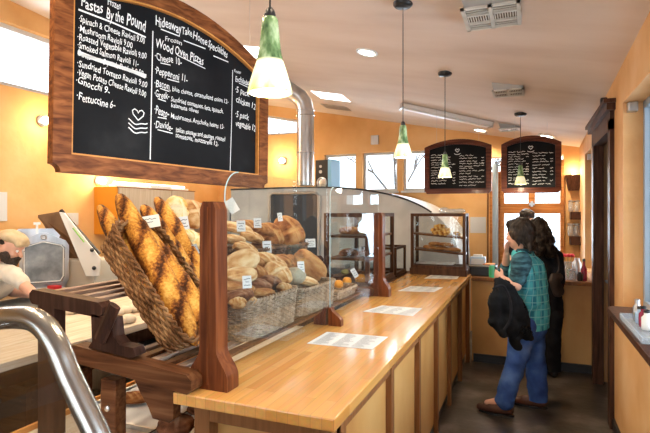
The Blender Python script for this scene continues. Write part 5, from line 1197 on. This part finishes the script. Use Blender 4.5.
for a in(aR,aL):
    c_=V((a.x,a.y,0)); organic('shoe',[('c',c_+V((0,0,.045)),c_+ff*.09+V((0,0,.038)),.042,.038),('c',c_+ff*.08+V((0,0,.036)),c_+ff*.16+V((0,0,.030)),.038,.030)],black_m,t,vox=.008,sm=2,fn=lambda q:V((q.x,q.y,max(q.z,.003))))
    organic('sock',[('c',c_+V((0,0,.07)),c_+ff*.06+V((0,0,.066)),.030,.024)],M('pale skin tone',[(.6,.38,.28)]) if 'pale skin tone' not in MATS else MATS['pale skin tone'],t,vox=.008,sm=2)
bc=W(556.5,283,4.76); o=organic('shoulder_bag',[('c',bc+V((-.02,0,.05)),bc+V((.02,.02,.05)),.045,.045,(V((-.5,.85,0)),.6)),('c',bc+V((-.02,0,.02)),bc+V((.02,.02,-.08)),.055,.06,(V((-.5,.85,0)),.6))],M('brown bag leather',[(.025,.015,.011),(.05,.03,.022)],rough=.6,scale=12.),None,vox=.010,sm=3,nz=.008,nsc=12.); tag(o,'brown shoulder bag at the hip of the person in black','bag')
m=MB(); m.tube(smoothpts([bc+V((.0,0,.09)),W(559,268,4.76),W(557,255,4.76),W(551,252,4.80)],4),.008,6); m.build('strap',M('bag strap',[(.04,.025,.018)]),o,smooth=True)
# --- server behind the ordering counter
D3=6.05; S=lambda u,v,d=D3: Pd(u,v,d)
t=thing('person',(S(528,400).x,S(528,400).y,0),'person with short dark hair behind the ordering counter, mostly hidden','person')
hd=S(527,219,D3); face=V((.25,-.9,-.25)); hp,g,Rm=head_prims(hd,face,.95); nb=S(529,238); ch=S(529,252); pe=S(529,285); lat=V((1,0,0))
hL,hR=pe+V((-.09,0,-.05)),pe+V((.09,0,-.05))
fl=lambda p,z: V((p.x,p.y,z))
sl1,sr1=S(515,240),S(543,240); wl=S(509,258,5.75); wr=S(540,262,5.8)
body=hp+[('c',g(-.015,0,-.05),nb,.045,.05),('c',nb,ch,.07,.11,(lat,1.3)),('c',ch,pe,.11,.11,(lat,1.3)),('c',nb,sl1,.05,.045),('c',nb,sr1,.05,.045),('c',sl1,S(510,258,6.05),.045,.036),('c',S(510,258,6.05),wl,.036,.026),('c',sr1,S(547,258,6.05),.045,.036),('c',S(547,258,6.05),wr,.036,.026),('c',hL,fl(hL,.5),.08,.055),('c',fl(hL,.5),fl(hL,.08),.055,.036),('c',hR,fl(hR,.5),.08,.055),('c',fl(hR,.5),fl(hR,.08),.055,.036)]
for q in(hL,hR): body.append(('c',fl(q,.05),fl(q,.035)+V((0,-.12,0)),.034,.028))
body+=hand_prims(wl,V((0,-.9,-.4)),V((0,0,-1)),V((1,0,0)),.9,.4)+hand_prims(wr,V((0,-.9,-.4)),V((0,0,-1)),V((-1,0,0)),.9,.4)
organic('body',body,skin,t,vox=.010,sm=3); eyes(g,Rm,t,.95)
organic('hair',[('e',g(-.015,0,.05),(.100,.088,.075),Rm),('e',g(-.05,0,.0),(.065,.085,.085),Rm)],hair_d,t,vox=.009,sm=2,nz=.008,nsc=22.)
organic('shirt',[('c',nb,ch,.08,.125,(lat,1.3)),('c',ch,pe,.125,.13,(lat,1.25)),('c',nb,sl1,.06,.058),('c',nb,sr1,.06,.058),('c',sl1,S(510,258,6.05),.058,.048),('c',sr1,S(547,258,6.05),.058,.048)],blackcloth,t,vox=.012,sm=4)
organic('trousers',[('c',pe+V((0,0,-.02)),pe+V((0,0,-.08)),.12,.125,(lat,1.2))]+[('c',q,fl(q,.1),.095,.065) for q in(hL,hR)],blackcloth,t,vox=.012,sm=3,cut=[((0,0,.07),(0,0,-1))])
# --- baker at the worktable
D4=4.05; K=lambda u,v,d=D4: Pd(u,v,d)
t=thing('person',(-4.0,2.35,0),'baker in beige cap and cream shirt leaning over the floured worktable','person')
hd=K(11,247,4.05); face=V((.86,.22,-.42)); upv=V((.35,.10,.93)); hp,g,Rm=head_prims(hd,face,1.06,upv)
nb=K(-1,268,4.1); ch=K(-9,286,4.15); pe=V((-3.98,2.30,.93)); lat=V((.45,-.89,0)).normalized()
sN,sF=K(12,275,3.95),K(-8,270,4.3)
eN,wN=K(29,290,3.85),K(43,303,3.80); eF,wF=K(12,292,4.25),K(34,303,4.15)
wN.z=.955; wF.z=.955
hN,hF=pe+V((.04,-.09,-.04)),pe+V((-.02,.09,-.04)); ff=V((.8,.5,0)).normalized()
body=hp+[('c',g(-.02,0,-.05),nb,.052,.058),('c',nb,ch,.085,.12,(lat,1.3)),('c',ch,pe,.12,.12,(lat,1.25)),('c',nb,sN,.06,.055),('c',nb,sF,.06,.055),('c',sN,eN,.052,.042),('c',eN,wN,.042,.028),('c',sF,eF,.052,.042),('c',eF,wF,.042,.028)]
for q in(hN,hF): body+=[('c',q,fl(q,.5),.085,.055),('c',fl(q,.5),fl(q,.09),.055,.038),('c',fl(q,.06),fl(q,.035)+ff*.12,.034,.028)]
body+=hand_prims(wN,V((.8,.25,-.28)),V((0,0,-1)),V((.3,.9,0)),1.05,.35)+hand_prims(wF,V((.8,.0,-.28)),V((0,0,-1)),V((0,-.9,0)),1.05,.35)
organic('body',body,skin,t,vox=.0085,sm=3,fn=lambda q: V((q.x,q.y,max(q.z,.912))) if (q.x>-3.5 and q.z>.8) else q); eyes(g,Rm,t,1.06)
s_=1.06
organic('cap',[('e',g(-.005,0,.085),(.112,.096,.045),Rm),('e',g(-.02,0,.075),(.105,.095,.050),Rm),('c',g(.075,-.04,.062),g(.075,.04,.062),.030,.030)],cap_m,t,vox=.008,sm=3,nz=.004,nsc=20.)
organic('hair',[('e',g(-.062,0,.01),(.052,.078,.055),Rm),('e',g(-.030,-.072,.030),(.035,.012,.022),Rm),('e',g(-.030,.072,.030),(.035,.012,.022),Rm)],hair_d,t,vox=.008,sm=2,nz=.004,nsc=30.)
organic('beard',[('e',g(.050,0,-.095),(.055,.062,.050),Rm),('e',g(.022,-.056,-.062),(.048,.026,.048),Rm),('e',g(.022,.056,-.062),(.048,.026,.048),Rm),('c',g(.088,-.025,-.058),g(.088,.025,-.058),.014,.014),('e',g(.055,0,-.135),(.042,.046,.040),Rm)],beard_m,t,vox=.008,sm=2,nz=.007,nsc=30.)
organic('shirt',[('c',nb,ch,.085,.125,(lat,1.25)),('c',ch,pe,.125,.13,(lat,1.2)),('c',nb,sN,.078,.078),('c',nb,sF,.078,.078),('c',sN,sN.lerp(eN,.55),.068,.064),('c',sF,sF.lerp(eF,.62),.080,.072)],tee_m,t,vox=.011,sm=4,nz=.012,nsc=10.)
organic('trousers',[('c',pe,pe+V((0,0,-.06)),.13,.14,(lat,1.2))]+[('c',q,fl(q,.1),.10,.07) for q in(hN,hF)],blackcloth,t,vox=.012,sm=3,cut=[((0,0,.07),(0,0,-1))])
organic('apron',[('c',ch+V((.05,.03,.02)),pe+V((.07,.04,0)),.125,.13,(lat,1.1)),('c',pe+V((.07,.04,0)),pe+V((.06,.03,-.35)),.13,.13,(lat,1.2))],apron_m,t,vox=.012,sm=4)
for q in(hN,hF): organic('shoe',[('c',fl(q,.045),fl(q,.038)+ff*.15,.046,.038)],black_m,t,vox=.009,sm=2,fn=lambda w:V((w.x,w.y,max(w.z,.003))))
# ---------------------------------------------------------------- outside
gm=M('pale outdoor paving',[(.45,.46,.47),(.58,.59,.60)],rough=.9,scale=.4)
o=MB().box(-30,30,YB+.5,40,-.25,-.15).build('ground',gm); o['kind']='structure'
o=MB().box(2.5,30,-30,YB+.4,-.25,-.15).build('ground',gm); o['kind']='structure'
fol=M('distant grey green foliage',[(.16,.22,.16),(.38,.45,.38)],rough=.9,scale=3.)
bark=M('tree bark',[(.14,.11,.09),(.22,.18,.15)],rough=.9)
for i,(x,y,h) in enumerate(((-9,17,5.5),(-5,20,6.5),(-2.2,15,4.5),(1.8,16,5.0),(4.5,22,6.5))):
    t=thing('tree',(x,y,-.15),['leftmost bare tree outside the back windows','tall bare tree outside the middle back window','bare tree outside the right back window','small bare tree outside the wood framed window','far right bare tree outside'][i],'tree')
    rnd=random.Random(i); m=MB(); br_=[]
    def grow(p,d,L,r,lv):
        q=p+d*L; m.tube([p,p.lerp(q,.5)+V((rnd.uniform(-.05,.05),0,0)),q],[r,r*.85,r*.65],6)
        if lv:
            for k in range(3): a=d+V((rnd.uniform(-.7,.7),rnd.uniform(-.7,.7),rnd.uniform(-.1,.4))); grow(q,a.normalized(),L*.68,r*.6,lv-1)
    grow(V((x,y,-.15)),V((0,0,1)),h*.34,.10,4); m.build('branches',bark,t)
# ---------------------------------------------------------------- light
w=bpy.data.worlds.new('sky'); sc.world=w; w.use_nodes=True; nt=w.node_tree; bg=nt.nodes['Background']
tc=nd(nt,'ShaderNodeTexCoord'); sx=nd(nt,'ShaderNodeSeparateXYZ'); nt.links.new(tc.outputs['Generated'],sx.inputs[0])
r=nd(nt,'ShaderNodeValToRGB'); e=r.color_ramp.elements; e[0].position=.45; e[0].color=(.80,.86,.92,1); e[1].position=.9; e[1].color=(.55,.74,1.,1); q=e.new(.6); q.color=(.86,.93,1.,1)
mr=nd(nt,'ShaderNodeMapRange'); mr.inputs[1].default_value=-1; nt.links.new(sx.outputs[2],mr.inputs[0]); nt.links.new(mr.outputs[0],r.inputs[0]); nt.links.new(r.outputs[0],bg.inputs[0]); bg.inputs[1].default_value=WORLD
def area(name,loc,rot,sx_,sy_,power,colr):
    l=bpy.data.lights.new(name,'AREA'); l.shape='RECTANGLE'; l.size=sx_; l.size_y=sy_; l.energy=power; l.color=colr; o=bpy.data.objects.new(name,l); COL.objects.link(o); o.location=loc; o.rotation_euler=rot; return o
def point(name,loc,power,colr,rad=.04):
    l=bpy.data.lights.new(name,'POINT'); l.energy=power; l.color=colr; l.shadow_soft_size=rad; o=bpy.data.objects.new(name,l); COL.objects.link(o); o.location=loc; return o
def spot(name,loc,power,colr,ang=130,rad=.05):
    l=bpy.data.lights.new(name,'SPOT'); l.energy=power; l.color=colr; l.spot_size=R_(ang); l.spot_blend=.6; l.shadow_soft_size=rad; o=bpy.data.objects.new(name,l); COL.objects.link(o); o.location=loc; return o
WARM=(1.,.80,.55)
for o in [q for q in COL.objects if q.name.startswith('recessed_light')]: spot('recessed_lamp',o.location+V((0,0,-.04)),R_SPOT,WARM)
for o in pts: point('pendant_bulb',o.location+V((0,0,-.03)),R_PEND,(1.,.86,.62),.03)
# added fill lamps, unseen, under the ceiling above the kitchen and the queue
for i,(x,y,p_) in enumerate(((-2.2,1.2,K_P),(-3.4,2.4,K_P),(-3.4,4.4,K_P),(-2.0,3.0,K_P*.8),(-3.6,5.6,K_P*.9),(-.2,1.2,K_P*.45),(-1.3,.9,K_P*.6))):
    T=CT_M(x,y); t=thing('recessed_light',on_ceiling(x,y,-.01),['added unseen fill light over the baguette stand','added unseen fill light over the worktable','added unseen fill light over the far worktable','added unseen fill light over the bread tiers','added unseen fill light before the wood oven','added unseen fill light over the near queue','added unseen fill light over the curved case'][i],'ceiling light')
    MB().lathe([(.075,-.012),(.095,-.012),(.10,-.001),(.075,-.001)],n=20,T=T,caps=False).build('trim_ring',white_m,t); MB().cyl((0,0,-.006),.074,.004,20,T).build('lens',glow,t)
    spot('fill_lamp',on_ceiling(x,y,-.05),p_,WARM,150,.08)
for p_ in(Py(284,161,YB)+V((0,-.18,0)),Px(41,121,XL)+V((.18,0,0)),Px(98,181,XL)+V((.2,0,0))): point('wall_bulb',p_,S_P,(1.,.75,.4),.05)
p_=Py(575,183,YB); point('sconce_bulb',(p_.x-.02,YB-.08,p_.z+.15),4,(1.,.75,.42),.03)
point('tube_lamp',(-4.66,4.75,2.05),S_P*1.2,(1.,.9,.7),.1)
# daylight arriving through the window openings, plus an added front fill
DAY=(.80,.90,1.)
area('daylight_right',(XR+.35,2.6,1.75),(0,R_(90),0),1.3,2.5,D_R,DAY)
area('daylight_right_near',(XR+.35,-.5,1.75),(0,R_(90),0),1.3,2.6,D_R,DAY)
area('daylight_back',(0.0,YB+.35,1.6),(R_(-90),0,0),.7,1.3,D_B,DAY)
area('daylight_back_left',(-2.05,YB+.35,2.25),(R_(-90),0,0),1.8,.55,D_B,DAY)
area('daylight_left',(XL-.35,3.3,3.25),(0,R_(-90),0),.6,2.4,D_L,DAY)
area('fill_front',(-1.8,YF-.3,1.5),(R_(90),0,0),4.0,2.0,D_F,(1.,.96,.92))  # fill lamp added beyond the front wall, behind the camera
# ---------------------------------------------------------------- camera
cd=bpy.data.cameras.new('camera'); cam=bpy.data.objects.new('camera',cd); COL.objects.link(cam)
cam.location=(0,0,H); cam.rotation_euler=(R_(90),0,th); cd.sensor_width=36; cd.lens=36*500/650; cd.shift_y=-4.5/650; cd.clip_start=.05
sc.camera=cam
sc.view_settings.view_transform='Standard'; sc.view_settings.look='None'; sc.view_settings.gamma=1; sc.view_settings.use_curve_mapping=False; sc.view_settings.exposure=EXPO
sc.cycles.max_bounces=8; sc.cycles.transparent_max_bounces=24; sc.cycles.sample_clamp_indirect=6
